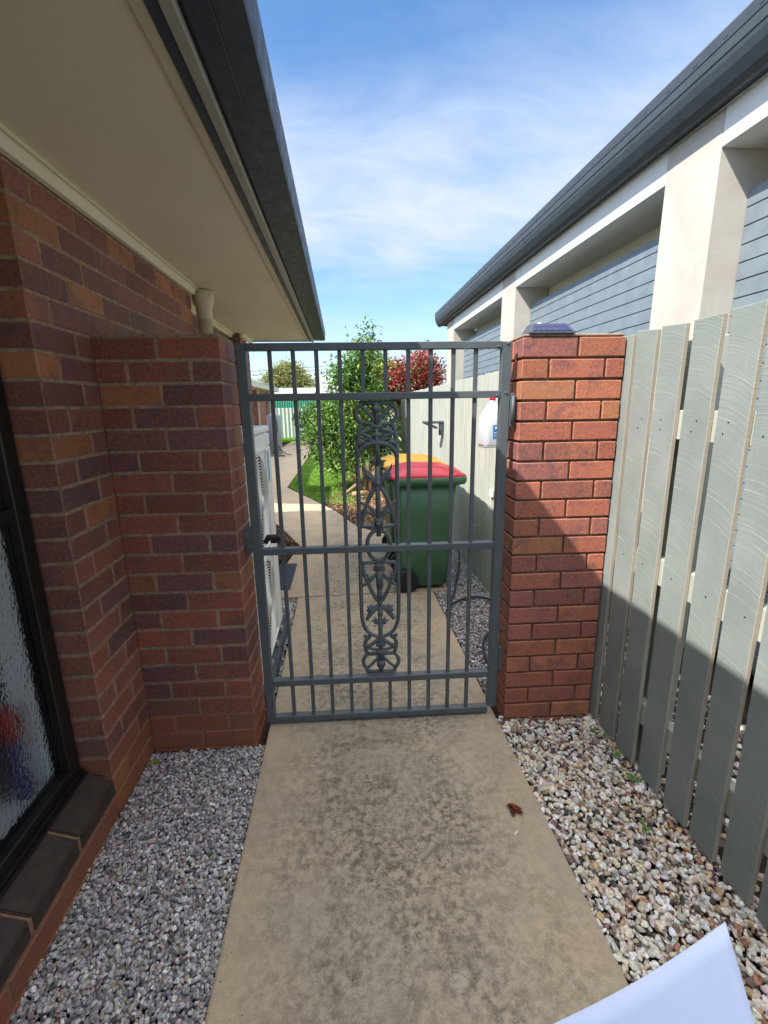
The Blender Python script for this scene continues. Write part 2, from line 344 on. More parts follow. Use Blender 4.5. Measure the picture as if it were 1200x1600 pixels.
ORN= [(5,0,[(-0.0712,1.5455),(0.0712,1.5455)]),(5,1,[(0.06,1.5455),(0.066,1.536),(0.08,1.5227),(0.0864,1.5056),(0.0832,1.4864),(0.07,1.4741),(0.064,1.4691),(0.066,1.4614)]),(5,0,[(-0.066,1.4602),(0.066,1.4602)]),(5,1,[(0.0032,1.4691),(0.028,1.4979),(0.056,1.5284),(0.066,1.536)]),(7,0,[(0.0,1.5474),(0.0,1.4594)]),(11,0,[(0.0,1.5303),(0.0,1.5113)]),(7,0,[(-0.024,1.4497),(0.024,1.4497)]),(5,0,[(-0.0768,1.4167),(-0.06,1.4264),(-0.032,1.4369),(0.0,1.4408),(0.032,1.4369),(0.06,1.4284),(0.076,1.4198)]),(5,1,[(0.0648,1.4594),(0.074,1.4362),(0.0792,1.4127),(0.078,1.3892),(0.082,1.3695)]),(5,1,[(0.002,1.3805),(0.028,1.403),(0.048,1.4167),(0.0712,1.4264)]),(7,0,[(-0.0208,1.4147),(0.0208,1.4147)]),(6,0,[(0.0,1.4478),(0.0,1.2856)]),(4,1,[(0.018,1.3853),(0.036,1.399),(0.056,1.399),(0.072,1.3853),(0.0832,1.3695)]),(6,1,[(0.052,1.3833),(0.066,1.3892),(0.076,1.3734)]),(6,0,[(-0.0824,1.3258),(-0.076,1.3497),(-0.06,1.3675),(-0.032,1.3794),(0.0,1.3821),(0.032,1.3794),(0.06,1.3675),(0.076,1.3497),(0.0824,1.3258)]),(5,1,[(0.084,1.3695),(0.0832,1.3258),(0.0832,1.2287),(0.0832,1.1042),(0.0824,0.9781)]),(6,0,[(0.0,1.2856),(0.0,0.9781)]),(8,0,[(-0.012,1.2103),(0.012,1.2103)]),(6,0,[(-0.0152,1.2021),(0.0152,1.2021)]),(5,1,[(0.002,1.2041),(0.02,1.1835),(0.042,1.142),(0.058,1.0958),(0.068,1.0619),(0.0752,1.0225)]),(4,1,[(0.012,1.0725),(0.028,1.1),(0.048,1.1168),(0.078,1.1315)]),(4,1,[(0.018,1.0661),(0.032,1.0852),(0.048,1.0894),(0.064,1.0746),(0.074,1.0491)]),(8,0,[(-0.02,1.0469),(0.02,1.0469)]),(10,0,[(0.0,1.0427),(0.0,1.0234)]),(5,1,[(0.012,1.0126),(0.024,1.0212),(0.048,1.0234),(0.0752,1.0234)]),(5,0,[(0.052,0.9359),(0.0494,0.9577),(0.0421,0.9773),(0.0306,0.9928),(0.0161,1.0027),(0.0,1.0061),(-0.0161,1.0027),(-0.0306,0.9928),(-0.0421,0.9773),(-0.0494,0.9577),(-0.052,0.9359),(-0.0494,0.914),(-0.0421,0.8941),(-0.0306,0.8783),(-0.0161,0.8681),(-0.0,0.8645),(0.0161,0.8681),(0.0306,0.8783),(0.0421,0.8941),(0.0494,0.914),(0.052,0.9359)]),(5,1,[(0.0832,1.033),(0.0832,0.9881),(0.0832,0.9199),(0.0841,0.8038),(0.085,0.6602),(0.0841,0.5966),(0.0777,0.5569),(0.0633,0.5245),(0.0362,0.5019),(0.0,0.4918)]),(5,1,[(0.0045,0.8622),(0.0271,0.8562),(0.0759,0.8543)]),(8,0,[(-0.0203,0.8389),(0.0203,0.8389)]),(7,0,[(-0.0271,0.8272),(0.0271,0.8272)]),(9,0,[(0.0,0.8179),(0.0,0.7374)]),(7,0,[(0.0,0.7374),(0.0,0.6699)]),(5,1,[(0.075,0.8543),(0.0714,0.8132),(0.0588,0.7754),(0.0407,0.7326),(0.0203,0.6869),(0.0,0.6627)]),(4,1,[(0.0136,0.8038),(0.0271,0.7825),(0.0497,0.7612),(0.0836,0.7445)]),(4,1,[(0.0271,0.7943),(0.0407,0.7802),(0.0565,0.7896),(0.0542,0.8038)]),(5,0,[(-0.0158,0.7564),(0.0158,0.7564)]),(9,0,[(-0.0063,0.6651),(0.0063,0.6651)]),(6,0,[(0.0,0.6651),(0.0,0.3168)]),(8,0,[(-0.0113,0.6138),(0.0113,0.6138)]),(5,1,[(0.0036,0.6456),(0.0271,0.6261),(0.0633,0.5817)]),(5,1,[(0.0,0.4892),(0.0271,0.4665),(0.052,0.4487),(0.0678,0.4436)]),(7,0,[(-0.0217,0.4553),(0.0217,0.4553)]),(4,0,[(-0.0678,0.4436),(-0.0362,0.4298),(0.0,0.4257),(0.0362,0.4298),(0.0678,0.4436)]),(5,0,[(-0.0633,0.4077),(0.0633,0.4077)]),(9,0,[(-0.0203,0.4154),(0.0203,0.4154)]),(5,1,[(0.0746,0.5044),(0.061,0.4867),(0.0497,0.4918),(0.0565,0.5019)]),(5,1,[(0.061,0.4867),(0.0732,0.4665),(0.0714,0.441),(0.0633,0.4103)]),(5,1,[(0.0633,0.4077),(0.0805,0.3845),(0.0836,0.3586),(0.0723,0.3377),(0.0642,0.3273),(0.0655,0.3142)]),(4,1,[(0.0023,0.4026),(0.0271,0.369),(0.061,0.3377)]),(11,0,[(0.0,0.3741),(0.0,0.343)]),(5,0,[(-0.0655,0.3142),(0.0655,0.3142)])]
LEAVES= [[(0.0,1.3616),(0.0088,1.3338),(0.018,1.3098),(0.038,1.3098),(0.028,1.2997),(0.0248,1.2824),(0.012,1.2917),(0.0,1.2856)],[(0.0048,1.2124),(0.012,1.2349),(0.03,1.2593),(0.048,1.2735),(0.064,1.2993),(0.0608,1.2715),(0.0512,1.2593),(0.06,1.2532),(0.054,1.2451),(0.0632,1.2349),(0.048,1.232),(0.05,1.2238),(0.032,1.2287),(0.016,1.2103)],[(0.0,0.6407),(0.0158,0.6529),(0.0316,0.6495),(0.0384,0.6563),(0.0452,0.6481),(0.0624,0.6495),(0.0542,0.6359),(0.0642,0.6251),(0.0533,0.6187),(0.061,0.604),(0.0579,0.5808),(0.0362,0.6089),(0.0181,0.631),(0.0,0.6261)],[(0.0,0.542),(0.0136,0.5569),(0.028,0.5594),(0.0262,0.5669),(0.0416,0.5728),(0.028,0.5793),(0.0226,0.5892),(0.0099,0.5778),(0.0,0.5867)]]
TH = math.radians(-2.2)
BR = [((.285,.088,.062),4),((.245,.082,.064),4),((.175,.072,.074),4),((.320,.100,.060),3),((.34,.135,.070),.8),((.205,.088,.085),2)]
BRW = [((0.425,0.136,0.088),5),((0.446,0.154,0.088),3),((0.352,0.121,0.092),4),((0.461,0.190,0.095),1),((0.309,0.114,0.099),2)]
BRU = [((.255,.100,.080),5),((.205,.086,.080),4),((.40,.165,.078),2),((.300,.115,.075),3),((.17,.085,.085),2)]
def bcol(tab):
    t = random.choices([c for c,_ in tab], [w for _,w in tab])[0]; g = random.uniform(.82,1.15)
    return tuple(x*g for x in t)
def wall_bricks(mb, L, z0, n, depth, first=0, tab=BR, ch=.004, jit=.0012, L0=0., half=.11, split=False, pitch=.24, cw=.086):
    """courses of bricks in a local frame: s along +X from L0 to L, outer face at y=0, body towards +y"""
    for i in range(n):
        z = z0+i*cw; s = L0-(0 if (i+first) % 2 == 0 else pitch/2)
        while s < L-.015:
            a = max(s, L0); b = min(s+.23, L)
            if b-a > .02:
                j = random.uniform(-jit, jit); cc = bcol(tab)
                if split and (i+first) % 2 == 0:
                    mb.box((a,j,z), (b,depth/2-.005,z+.076), ch, cc); mb.box((a,depth/2+.005,z), (b,depth-j,z+.076), ch, bcol(tab))
                else: mb.box((a,j,z), (b,depth+j,z+.076), ch, cc)
            s += pitch
def brick_pier(name, loc, rz, L, depth, n, tab, bm_, mm_, rec, first, label, cat, z0=0.):
    e = empty(name, loc, rz, label=label, cat=cat)
    b = MB(); wall_bricks(b, L, z0, n, depth, first, tab, .003, .0022, split=True); b.build('brickwork', bm_, e)
    m = MB(); m.box((rec,rec,z0-.25), (L-rec,depth-rec,z0+n*.086-.010+.004)); m.build('mortar', mm_, e)
    c = MB(); c.box((.004,.004,z0+n*.086-.0055), (L-.004,depth-.004,z0+n*.086+.004), .003); c.build('mortar_cap', M['mortarL'], e)
    f = MB(); wall_bricks(f, L, z0-.086, 1, depth, first+1, tab, .004, 0., split=True); wall_bricks(f, L, z0-.172, 1, depth, first, tab, .004, 0.); f.build('footing_course', bm_, e)
    return e
# ---------------- ground, paths ----------------
def sheet(name, poly, z, mat, thick=0., **k):
    b = MB()
    if thick: b.prism(poly, z-thick, z, ax=2)
    else: b.add([(x,y,z) for x,y in poly], [tuple(range(len(poly)))])
    return b.build(name, mat, **k)
sheet('ground', [(-900,-600),(900,-600),(900,1500),(-900,1500)], -.16, M['dirt'], kind='structure')
sheet('garden_soil', [(-6,-4),(2,-4),(2,28),(-6,28)], -.055, M['soil'], kind='structure')
def slab(name, poly, **k):
    o = sheet(name, poly, 0., M['concrete'], .1, kind='structure')
    bm = bmesh.new(); bm.from_mesh(o.data)
    bmesh.ops.bevel(bm, geom=[e for e in bm.edges if all(v.co.z > -.01 for v in e.verts)], offset=.006, segments=2, affect='EDGES'); bm.to_mesh(o.data); bm.free(); return o
slab('path', [(-.402,-3),(.718,-3),(.722,3.526),(-.408,3.526)])
slab('path', [(-.80,3.534),(.86,3.534),(.84,4.9),(.17,5.7),(-.14,6.7),(-.39,7.28),(-1.10,8.9),(-1.06,19.6),(.1,19.4),(.3,20.8),(-2.3,21.3),(-2.4,15.),(-1.6,8.0),(-1.08,6.3),(-.86,5.9),(-.52,4.98),(-.60,4.4)])
sheet('lawn_ground', [(-.37,7.31),(.2,7.0),(.9,8.2),(1.15,20),(.25,19.3),(-1.03,19.5),(-1.07,8.93)], -.012, M['lawn'], .03, kind='structure')
sheet('lawn_ground', [(-4.2,20.),(-1.9,21.35),(-.5,20.9),(-.5,23.9),(-4.2,23.9)], -.012, M['lawn'], .03, kind='structure')
# ---------------- gravel ----------------
def ico(sub):
    bm = bmesh.new(); bmesh.ops.create_icosphere(bm, subdivisions=sub, radius=1.)
    V = np.array([v.co[:] for v in bm.verts]); F = np.array([[v.index for v in f.verts] for f in bm.faces]); bm.free(); return V, F
def stones(name, pts, size, cols, flat=(.55,.9), sub=2, angular=.22, mat='pebble', elong=(.7,1.0), cut=True, **k):
    """pts (n,3) centres; size (lo,hi) half-length; cols (k,3) palette with weights"""
    V0, F0 = ico(sub); n = len(pts); nv = len(V0)
    vars_ = []
    for q in range(14):
        V = V0.copy()
        for _ in range(7 if cut else 0):                     # planes cut off the sphere: crushed faces
            d = rng.normal(size=3); d /= np.linalg.norm(d); h = rng.uniform(.55,.9); t = V@d; o_ = np.clip(t-h, 0, None); V = V-o_[:,None]*d*.9
        V += rng.normal(size=V.shape)*angular*.12; vars_.append(V)
    vars_ = np.array(vars_)
    idx = rng.integers(0, 14, n); S = np.exp(rng.uniform(np.log(size[0]), np.log(size[1]), n))
    sc3 = np.stack([S, S*rng.uniform(*elong, n), S*rng.uniform(*flat, n)], 1)
    V = vars_[idx]*sc3[:,None,:]
    # random rotation: yaw then small tilt
    a = rng.uniform(0, 2*np.pi, n); tx = rng.normal(0,.45,n); ty = rng.normal(0,.45,n)
    def rot(V, ang, i, j):
        c, s_ = np.cos(ang)[:,None], np.sin(ang)[:,None]; A, B = V[:,:,i].copy(), V[:,:,j].copy(); V[:,:,i] = A*c-B*s_; V[:,:,j] = A*s_+B*c
    rot(V, tx, 1, 2); rot(V, ty, 0, 2); rot(V, a, 0, 1)
    V += pts[:,None,:]
    F = F0[None]+(np.arange(n)*nv)[:,None,None]
    pal = np.array([c[:3] for c in cols]); w = np.array([c[3] for c in cols], float); w /= w.sum()
    cc = pal[rng.choice(len(pal), n, p=w)]*rng.uniform(.75,1.2,(n,1))*(1+rng.normal(0,.04,(n,3)))
    return np_obj(name, V.reshape(-1,3), F.reshape(-1,3), np.repeat(np.clip(cc,0,.9), nv, 0), M[mat], smooth=not cut, **k)
def scatter(poly, pitch, z, zj=.004, layers=1, dz=0.):
    P = np.array(poly); lo = P.min(0); hi = P.max(0); out = []
    for l in range(layers):
        gx, gy = np.meshgrid(np.arange(lo[0], hi[0], pitch), np.arange(lo[1], hi[1], pitch))
        q = np.stack([gx.ravel(), gy.ravel()], 1)+rng.uniform(-.62,.62,(gx.size,2))*pitch
        ins = np.zeros(len(q), bool); x, y = q.T; n = len(P); j = n-1
        for i in range(n):
            xi, yi = P[i]; xj, yj = P[j]; c = ((yi > y) != (yj > y)) & (x < (xj-xi)*(y-yi)/(yj-yi+1e-12)+xi); ins ^= c; j = i
        q = q[ins]; und = .006*np.sin(q[:,0]*17+q[:,1]*5)*np.cos(q[:,1]*11)
        out.append(np.concatenate([q, (z+l*dz+und+rng.normal(0,zj,len(q)))[:,None]], 1))
    return np.concatenate(out)
GREY = [(.38,.365,.375,5),(.50,.485,.49,5),(.25,.24,.25,4),(.60,.58,.57,3),(.44,.34,.29,1.3),(.42,.35,.25,.9),(.14,.135,.145,1.6),(.74,.72,.71,1.4)]
BEIGE = [(.78,.72,.62,5),(.68,.56,.42,3.6),(.56,.40,.24,1.8),(.86,.84,.79,4.2),(.28,.20,.18,1.6),(.09,.075,.075,1.4),(.42,.22,.14,.7),(.60,.54,.48,3)]
stones('small_grey_gravel', scatter([(-.925,.1),(-.408,.1),(-.412,1.87),(-.925,1.875)], .0102, -.030, .004, 2, .009), (.0052,.0098), GREY, label='small grey and pink gravel filling the bed between brick wall and path', cat='gravel', kind='stuff')
stones('beige_river_stones', scatter([(.727,.2),(1.26,.2),(1.26,1.93),(.727,1.93)], .0170, -.034, .006, 2, .013), (.0080,.0175), BEIGE, flat=(.35,.7), elong=(.45,1.), angular=.35, label='coarse beige and white stones beside the grey paling fence', cat='stones', kind='stuff')
stones('grey_gravel_behind_gate', scatter([(.735,2.1),(1.19,2.1),(1.19,8.2),(.95,8.2),(.88,4.9),(.865,3.6),(.735,3.53)], .0155, -.028, .004, 2, .012), (.007,.0135), GREY, sub=1, label='small grey gravel between bins and the pale fence behind the gate', cat='gravel', kind='stuff')
stones('grey_gravel_by_cooler', scatter([(-.66,2.12),(-.414,2.12),(-.414,3.52),(-.66,3.52)], .0155, -.028, .004, 2, .010), (.007,.0135), GREY, sub=1, label='narrow strip of small grey gravel below the air conditioner', cat='gravel', kind='stuff')
stones('beige_stones_beyond_fence', scatter([(1.30,-.6),(1.95,-.6),(1.95,4.6),(1.30,4.6)], .040, -.06, .006, 1, 0), (.02,.03), BEIGE, sub=1, label='pale stones beyond the paling fence seen through its gaps', cat='stones', kind='stuff')
sheet('neighbour_ground', [(1.24,-4),(6,-4),(6,14),(1.24,14)], -.07, M['soil'], kind='structure')
DB = [(.16,.09,.05,4),(.30,.19,.10,2),(.07,.045,.03,3),(.38,.30,.18,1)]
for nm, poly, lb, n_ in (('bark_crumbs', [(.74,.3),(1.19,.3),(1.19,1.88),(.74,1.88)], 'bark crumbs and dry leaf bits scattered over the beige stones', 230), ('leaf_crumbs', [(-.91,.3),(-.42,.3),(-.42,1.86),(-.91,1.86)], 'dark leaf crumbs scattered over the small grey gravel', 90)):
    q = scatter(poly, .02, -.006, .004)
    wgt = (q[:,0]-.7) if nm == 'bark_crumbs' else (-.35-q[:,0]); q = q[rng.choice(len(q), n_, replace=False, p=wgt/wgt.sum())]
    stones(nm, q, (.005,.014), DB, flat=(.12,.3), elong=(.25,.6), sub=1, mat='chips', label=lb, cat='debris', kind='stuff')
CH = [(.30,.17,.10,4),(.18,.10,.06,4),(.42,.28,.18,3),(.10,.06,.04,2),(.50,.38,.28,1)]
MUL = [(.20,5.75),(.95,4.95),(1.19,5.0),(1.19,12.),(.3,12.),(-.05,9.),(-.34,7.30),(-.10,6.7)]
stones('bark_mulch', scatter(MUL, .030, -.02, .010, 2, .02), (.010,.030), CH, flat=(.12,.3), elong=(.3,.6), sub=1, mat='chips', label='brown bark mulch under the leafy bush beside the path', cat='mulch', kind='stuff')
stones('leaf_litter', scatter([(-.62,4.45),(-.54,4.98),(-.89,5.92),(-1.1,6.2),(-1.25,4.4)], .024, -.015, .012, 2, .02), (.010,.026), [(c[0]*.6,c[1]*.6,c[2]*.6,c[3]) for c in CH], flat=(.12,.3), elong=(.3,.6), sub=1, mat='chips', label='dark leaf litter in the corner beside the left wall', cat='leaf litter', kind='stuff')
# ---------------- grass ----------------
def grass(name, poly, n, h, w, cols, **k):
    P = np.array(poly); lo = P.min(0); hi = P.max(0); q = rng.uniform(lo, hi, (n*2,2)); x, y = q.T; ins = np.zeros(len(q), bool); j = len(P)-1
    for i in range(len(P)):
        xi, yi = P[i]; xj, yj = P[j]; ins ^= ((yi > y) != (yj > y)) & (x < (xj-xi)*(y-yi)/(yj-yi+1e-12)+xi); j = i
    q = q[ins][:n]; m = len(q); a = rng.uniform(0, 2*np.pi, m); H = h*rng.uniform(.5,1.2,m); d = np.stack([np.cos(a), np.sin(a)],1)*w; le = rng.normal(0,.5,(m,2))*H[:,None]
    V = np.zeros((m,3,3)); V[:,0,:2] = q-d; V[:,1,:2] = q+d; V[:,2,:2] = q+le; V[:,:,2] = -.012; V[:,2,2] = -.012+H
    pal = np.array(cols); cc = pal[rng.integers(0,len(pal),m)]*rng.uniform(.8,1.2,(m,1))
    return np_obj(name, V.reshape(-1,3), np.arange(m*3).reshape(-1,3), np.repeat(cc,3,0), M['grassb'], **k)
GC = [(.19,.40,.045),(.26,.48,.06),(.34,.52,.09),(.14,.30,.04)]
grass('lawn_grass', [(-.37,7.31),(.1,7.1),(.45,8.6),(.3,12),(.25,19.3),(-1.03,19.5),(-1.07,8.93)], 42000, .045, .006, GC, label='bright green lawn strip along the path beyond the gate', cat='grass', kind='stuff')
grass('lawn_grass', [(-4.1,20.1),(-1.9,21.4),(-.9,21.1),(-.9,23.8),(-4.1,23.8)], 9000, .07, .012, GC, label='sunlit patch of lawn in front of the far pale green fence', cat='grass', kind='stuff')
# ---------------- gate piers ----------------
lp = (-.451-.47*math.cos(TH), 1.866-.47*math.sin(TH), 0.)
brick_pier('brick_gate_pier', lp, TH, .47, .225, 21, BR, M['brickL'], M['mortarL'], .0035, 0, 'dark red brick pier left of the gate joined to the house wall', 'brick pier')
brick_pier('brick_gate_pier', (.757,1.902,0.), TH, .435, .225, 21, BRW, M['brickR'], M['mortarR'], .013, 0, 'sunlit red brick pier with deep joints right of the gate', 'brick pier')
# ---------------- gate ----------------
g = empty('metal_gate', (-.4172,1.9817,-.0659), TH, label='slate grey steel gate with bars and cast leaf scroll panel between two brick piers', cat='gate')
g.scale = (1.043,1.043,1.043)
def gb(name, lo, hi, ch=.002): b = MB(); b.box(lo, hi, ch); return b.build(name, M['gate'], g)
gb('stile', (0,0,.075), (.038,.035,1.778)); gb('stile', (1.056,0,.105), (1.096,.035,1.776))
RZ = [(1.750,1.778),(1.558,1.586),(.909,.938),(.267,.297),(.078,.106)]
for a, b in RZ: gb('rail', (.0385,-.001,a), (1.0555,.034,b))
for i in range(10):
    x = .127+.0918*i; segs = [(1.586,1.750),(.938,1.558),(.297,.909),(.106,.267)]
    for q, (a, b) in enumerate(segs):
        if i in (4,5) and q in (1,2): continue
        gb('baluster', (x-.008,.0095,a), (x+.008,.0255,b), .001)
L_ORN, L_LEAF = ORN, LEAVES
p = empty('scroll_panel', (.5455,.0,0.)); p.parent = g
m = MB()
def flat_tube(mb, P, r, y0=.017):
    P3 = [Vector((x,y0,z)) for x,z in P]
    Q = [P3[0]]                                            # round the corners (Chaikin)
    if len(P3) > 2:
        for i in range(len(P3)-1): Q += [P3[i].lerp(P3[i+1],.25), P3[i].lerp(P3[i+1],.75)]
        Q.append(P3[-1]); P3 = Q
    mb.tube(P3, r, 8)
for r, mi, P in L_ORN:
    rr = r*.0018
    flat_tube(m, P, rr)
    if mi: flat_tube(m, [(-x,z) for x,z in P], rr)
m.build('scrollwork', M['gate'], p)
m = MB()
for P in L_LEAF:
    for s in (1,-1):
        q = [(x*s,z) for x,z in P]; cx0 = sum(x for x,_ in q)/len(q); cz0 = sum(z for _,z in q)/len(q); n = len(q)
        V = [(x,.012,z) for x,z in q]+[(x,.022,z) for x,z in q]+[(cx0,.005,cz0),(cx0,.028,cz0)]
        F = [(i,(i+1)%n,2*n) for i in range(n)]+[(n+i,n+(i+1)%n,2*n+1) for i in range(n)]+[(i,(i+1)%n,n+(i+1)%n,n+i) for i in range(n)]
        m.add(V, F)
m.build('cast_leaves', M['gate'], p)
for s in (1,-1):
    m = MB(); Z = [1.30-.0034*i for i in range(92)]; m.tube([(s*.0832,.017,z) for z in Z], [.0042 if i % 2 else .0062 for i in range(92)], 8); m.build('beading', M['gate'], p)
b = MB(); b.box((1.098,.0,1.44),(1.118,.030,1.575),.002); b.tube([(1.108,-.006,1.45),(1.108,-.006,1.565)], .007, 10); 
for x,z in ((1.108,1.54),(1.108,1.475)): b.lathe([(.005,0),(.004,.003),(.001,.004)], 8, Matrix.Translation((x,-.0005,z)) @ Matrix.Rotation(math.pi/2,4,'X'))
b.build('hinge', M['gate'], g); b = MB(); b.box((1.097,.002,.30),(1.116,.03,.42),.002); b.build('hinge', M['gate'], g)
for x,z in ((1.04,1.757),(1.078,1.768),(1.04,1.566),(1.078,1.577)):
    b = MB(); b.lathe([(.0055,0),(.0048,.003),(.0015,.0042)], 8, Matrix.Translation((x,-.001,z)) @ Matrix.Rotation(math.pi/2,4,'X')); b.build('rivet', M['gate'], g)
b = MB(); b.box((-.030,-.004,.925),(-.001,.03,1.035),.003); b.box((-.022,-.012,.945),(.012,-.0015,.965),.002); b.box((-.03,-.010,.99),(.004,-.005,1.02),.001); b.build('latch', M['gate'], g)
b = MB(); b.tube([(.045,.045,.95),(.06,.055,.975),(.10,.06,.975),(.125,.05,.955)], [.010,.014,.014,.008], 10); b.box((.07,.035,.952),(.10,.048,.985),.004); b.build('bolt_handle', M['black'], g)
# ---------------- paling fence (near, with gaps) ----------------
f = empty('paling_fence', (1.2,.9,0.), label='grey green paling fence with open gaps running along the stone bed', cat='fence')
mids = [(1.962,1.844),(1.822,1.703),(1.678,1.558),(1.520,1.402),(1.368,1.252),(1.232,1.120)]
rows = []
y = None
for i in range(24):
    if i < 6: q0 = mids[i]
    else: ya = q0[1]-random.uniform(.016,.027); q0 = (ya, ya-random.uniform(.108,.116))
    ln = random.uniform(-.003,.003); t = (q0[0]+.009+ln, q0[1]+.007+ln); b_ = (q0[0]-.013-ln, q0[1]-.007-ln)
    rows.append((t, b_))
for i, (t, bt) in enumerate(rows):
    c = (t[0]+t[1]+bt[0]+bt[1])/4-.9; zt = 1.80+random.uniform(-.004,.004); dx = random.uniform(-.001,.001); o_ = (dx, c, .9)
    mb = MB(); V = []
    nz = 9
    tilt = random.uniform(-.006,.006)
    for q in range(nz+1):
        tt = q/nz; z = .004+(zt-.004)*tt; y0 = bt[0]+(t[0]-bt[0])*tt-.9+random.uniform(-.0007,.0007); y1 = bt[1]+(t[1]-bt[1])*tt-.9+random.uniform(-.0007,.0007)
        e_ = tilt if q == nz else 0
        V += [(0-0,y1-c,z-.9+e_),(0,y0-c,z-.9-e_),(.0172,y0-c,z-.9-e_),(.0172,y1-c,z-.9+e_)]
    F = [(0,1,2,3),(4*nz+3,4*nz+2,4*nz+1,4*nz)]
    for q in range(nz):
        for r_ in range(4): F.append((4*q+r_, 4*q+(r_+1)%4, 4*q+4+(r_+1)%4, 4*q+4+r_))
    mb.add(V, F); ob = mb.build('paling', M['paling'], f); ob.location = o_
    bm = bmesh.new(); bm.from_mesh(ob.data); bmesh.ops.bevel(bm, geom=[e for e in bm.edges if e.calc_face_angle(0) > 1.2], offset=.0016, segments=1, affect='EDGES'); bm.to_mesh(ob.data); bm.free()
    if c+.9 > .4:
        for zz in (1.466,1.43,.89):
            nl = MB(); nl.lathe([(.0028,0),(.0026,.0012),(.0008,.0018)], 8, Matrix.Translation((dx-.0003,c+random.uniform(-.02,.02)+(.02 if zz==1.43 else 0),zz)) @ Matrix.Rotation(-math.pi/2,4,'Y')); nl.build('nail', M['black'], f)
for z0, z1 in ((1.395,1.500),(.826,.935),(.20,.30)):
    b = MB(); b.box((.0185,-2.2,z0),(.057,1.085,z1),.003); b.build('fence_rail', M['fencefar'], f)
for yy in (1.64-.9, -1.0):
    b = MB(); b.box((.059,yy-.105,-.2),(.150,yy+.105,1.755),.004); b.build('fence_post', M['fencefar'], f)
# ---------------- closed fence beyond the pier ----------------
f2 = empty('closed_paling_fence', (1.2,2.1,0.), label='pale close boarded fence behind the bins beyond the gate', cat='fence')
yy = 2.16; bay = 0
while yy < 20.2:
    b = MB(); y1 = min(yy+2.4, 20.4)
    while yy < y1:
        w = random.uniform(.088,.10); dx = random.uniform(0,.006); zt = 1.778-(yy-3)*.0055+random.uniform(-.006,.006)
        b.box((dx,yy-2.1,-.06),(dx+.015,yy-2.1+w-.004,zt),.0015); yy += w+.0025
    b.build('paling_panel', M['fencefar'], f2)
for z0, z1 in ((1.30,1.39),(.75,.84),(.22,.31)):
    b = MB(); b.box((.024,.06,z0),(.06,18.3,z1),.002); b.build('fence_rail', M['fencefar'], f2)
# ---------------- left house ----------------
h = empty('brick_house', (-.92,1.54,0.), label='dark red brick house with beige soffit and slate gutter along the left side', cat='house')
XW = -.92
# wall facing +X between the near corner and the downpipe corner; built in local frame rotated +90deg
def wallX(name, x, y0, y1, z0, n, tab, mat, mort, first=0, parent=h, rec=.0035, depth=.11, cwz=.086):
    """wall whose outer face looks to +X at x, bricks from y0 to y1"""
    e = empty(name, (x-h.location.x if parent is h else x, y0-(h.location.y if parent is h else 0), 0), math.pi/2); e.parent = parent
    b = MB(); wall_bricks(b, y1-y0, z0, n, depth, first, tab, cw=cwz); b.build('brickwork', mat, e)
    m = MB(); m.box((rec,rec,z0-.2),(y1-y0-rec,depth-.001,z0+n*cwz)); m.build('mortar', mort, e); return e
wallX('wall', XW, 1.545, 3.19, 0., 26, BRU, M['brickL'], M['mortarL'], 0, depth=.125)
def hp(name, b, mat, parent=None, loc=None):
    """build world-space mesh b as a child of parent empty (unrotated)"""
    parent = parent or h; o = b.build(name, mat, parent); o.matrix_parent_inverse = Matrix.Identity(4)
    o.location = -parent.location if loc is None else loc; return o
def boxes(*bs, ch=0.):
    b = MB()
    for lo, hi in bs: b.box(lo, hi, ch)
    return b
# recessed wall, second brick pier of the house, base wall under the window
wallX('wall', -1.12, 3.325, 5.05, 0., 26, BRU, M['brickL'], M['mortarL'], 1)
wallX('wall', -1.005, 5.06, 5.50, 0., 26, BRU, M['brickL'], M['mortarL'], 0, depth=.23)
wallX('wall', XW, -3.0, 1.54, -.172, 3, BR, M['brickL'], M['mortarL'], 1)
hp('light_block_mass', boxes(((-6,1.70,-.1),(-1.26,5.44,2.27)), ((-1.255,3.21,-.1),(-1.05,3.32,2.27)), ((-6,5.45,-.1),(-1.24,5.53,2.27))), M['mortarL'])  # unseen solid mass inside the house, added to block light
hp('room_lining', boxes(((-2.6,-3.,.0),(-2.55,1.64,2.27)),((-2.54,1.60,.0),(-1.075,1.64,2.27)),((-2.54,-3,.0),(-1.075,1.595,.06))), M['interior'])  # near-black box added to block light; room darkness is in its colour
b = MB()
y = 1.535
while y > -1.5:
    j = random.uniform(-.001,.001)
    V = [(-1.028,y-.232,.208+j),(-.914,y-.232,.160+j),(-.914,y,.160+j),(-1.028,y,.208+j),(-1.028,y-.232,.14),(-.914,y-.232,.098),(-.914,y,.098),(-1.028,y,.14)]
    b.add(V, [(0,1,2,3),(7,6,5,4),(0,4,5,1),(1,5,6,2),(2,6,7,3),(3,7,4,0)]); y -= .243
o = hp('sill_bricks', b, M['brickS']); bm = bmesh.new(); bm.from_mesh(o.data); bmesh.ops.bevel(bm, geom=bm.edges[:], offset=.004, segments=2, affect='EDGES'); bm.to_mesh(o.data); bm.free()
b = MB(); b.prism([(-1.03,.10),(-.917,.09),(-.917,.152),(-1.03,.200)], -3., 1.54, ax=1); hp('sill_mortar', b, M['mortarL'])
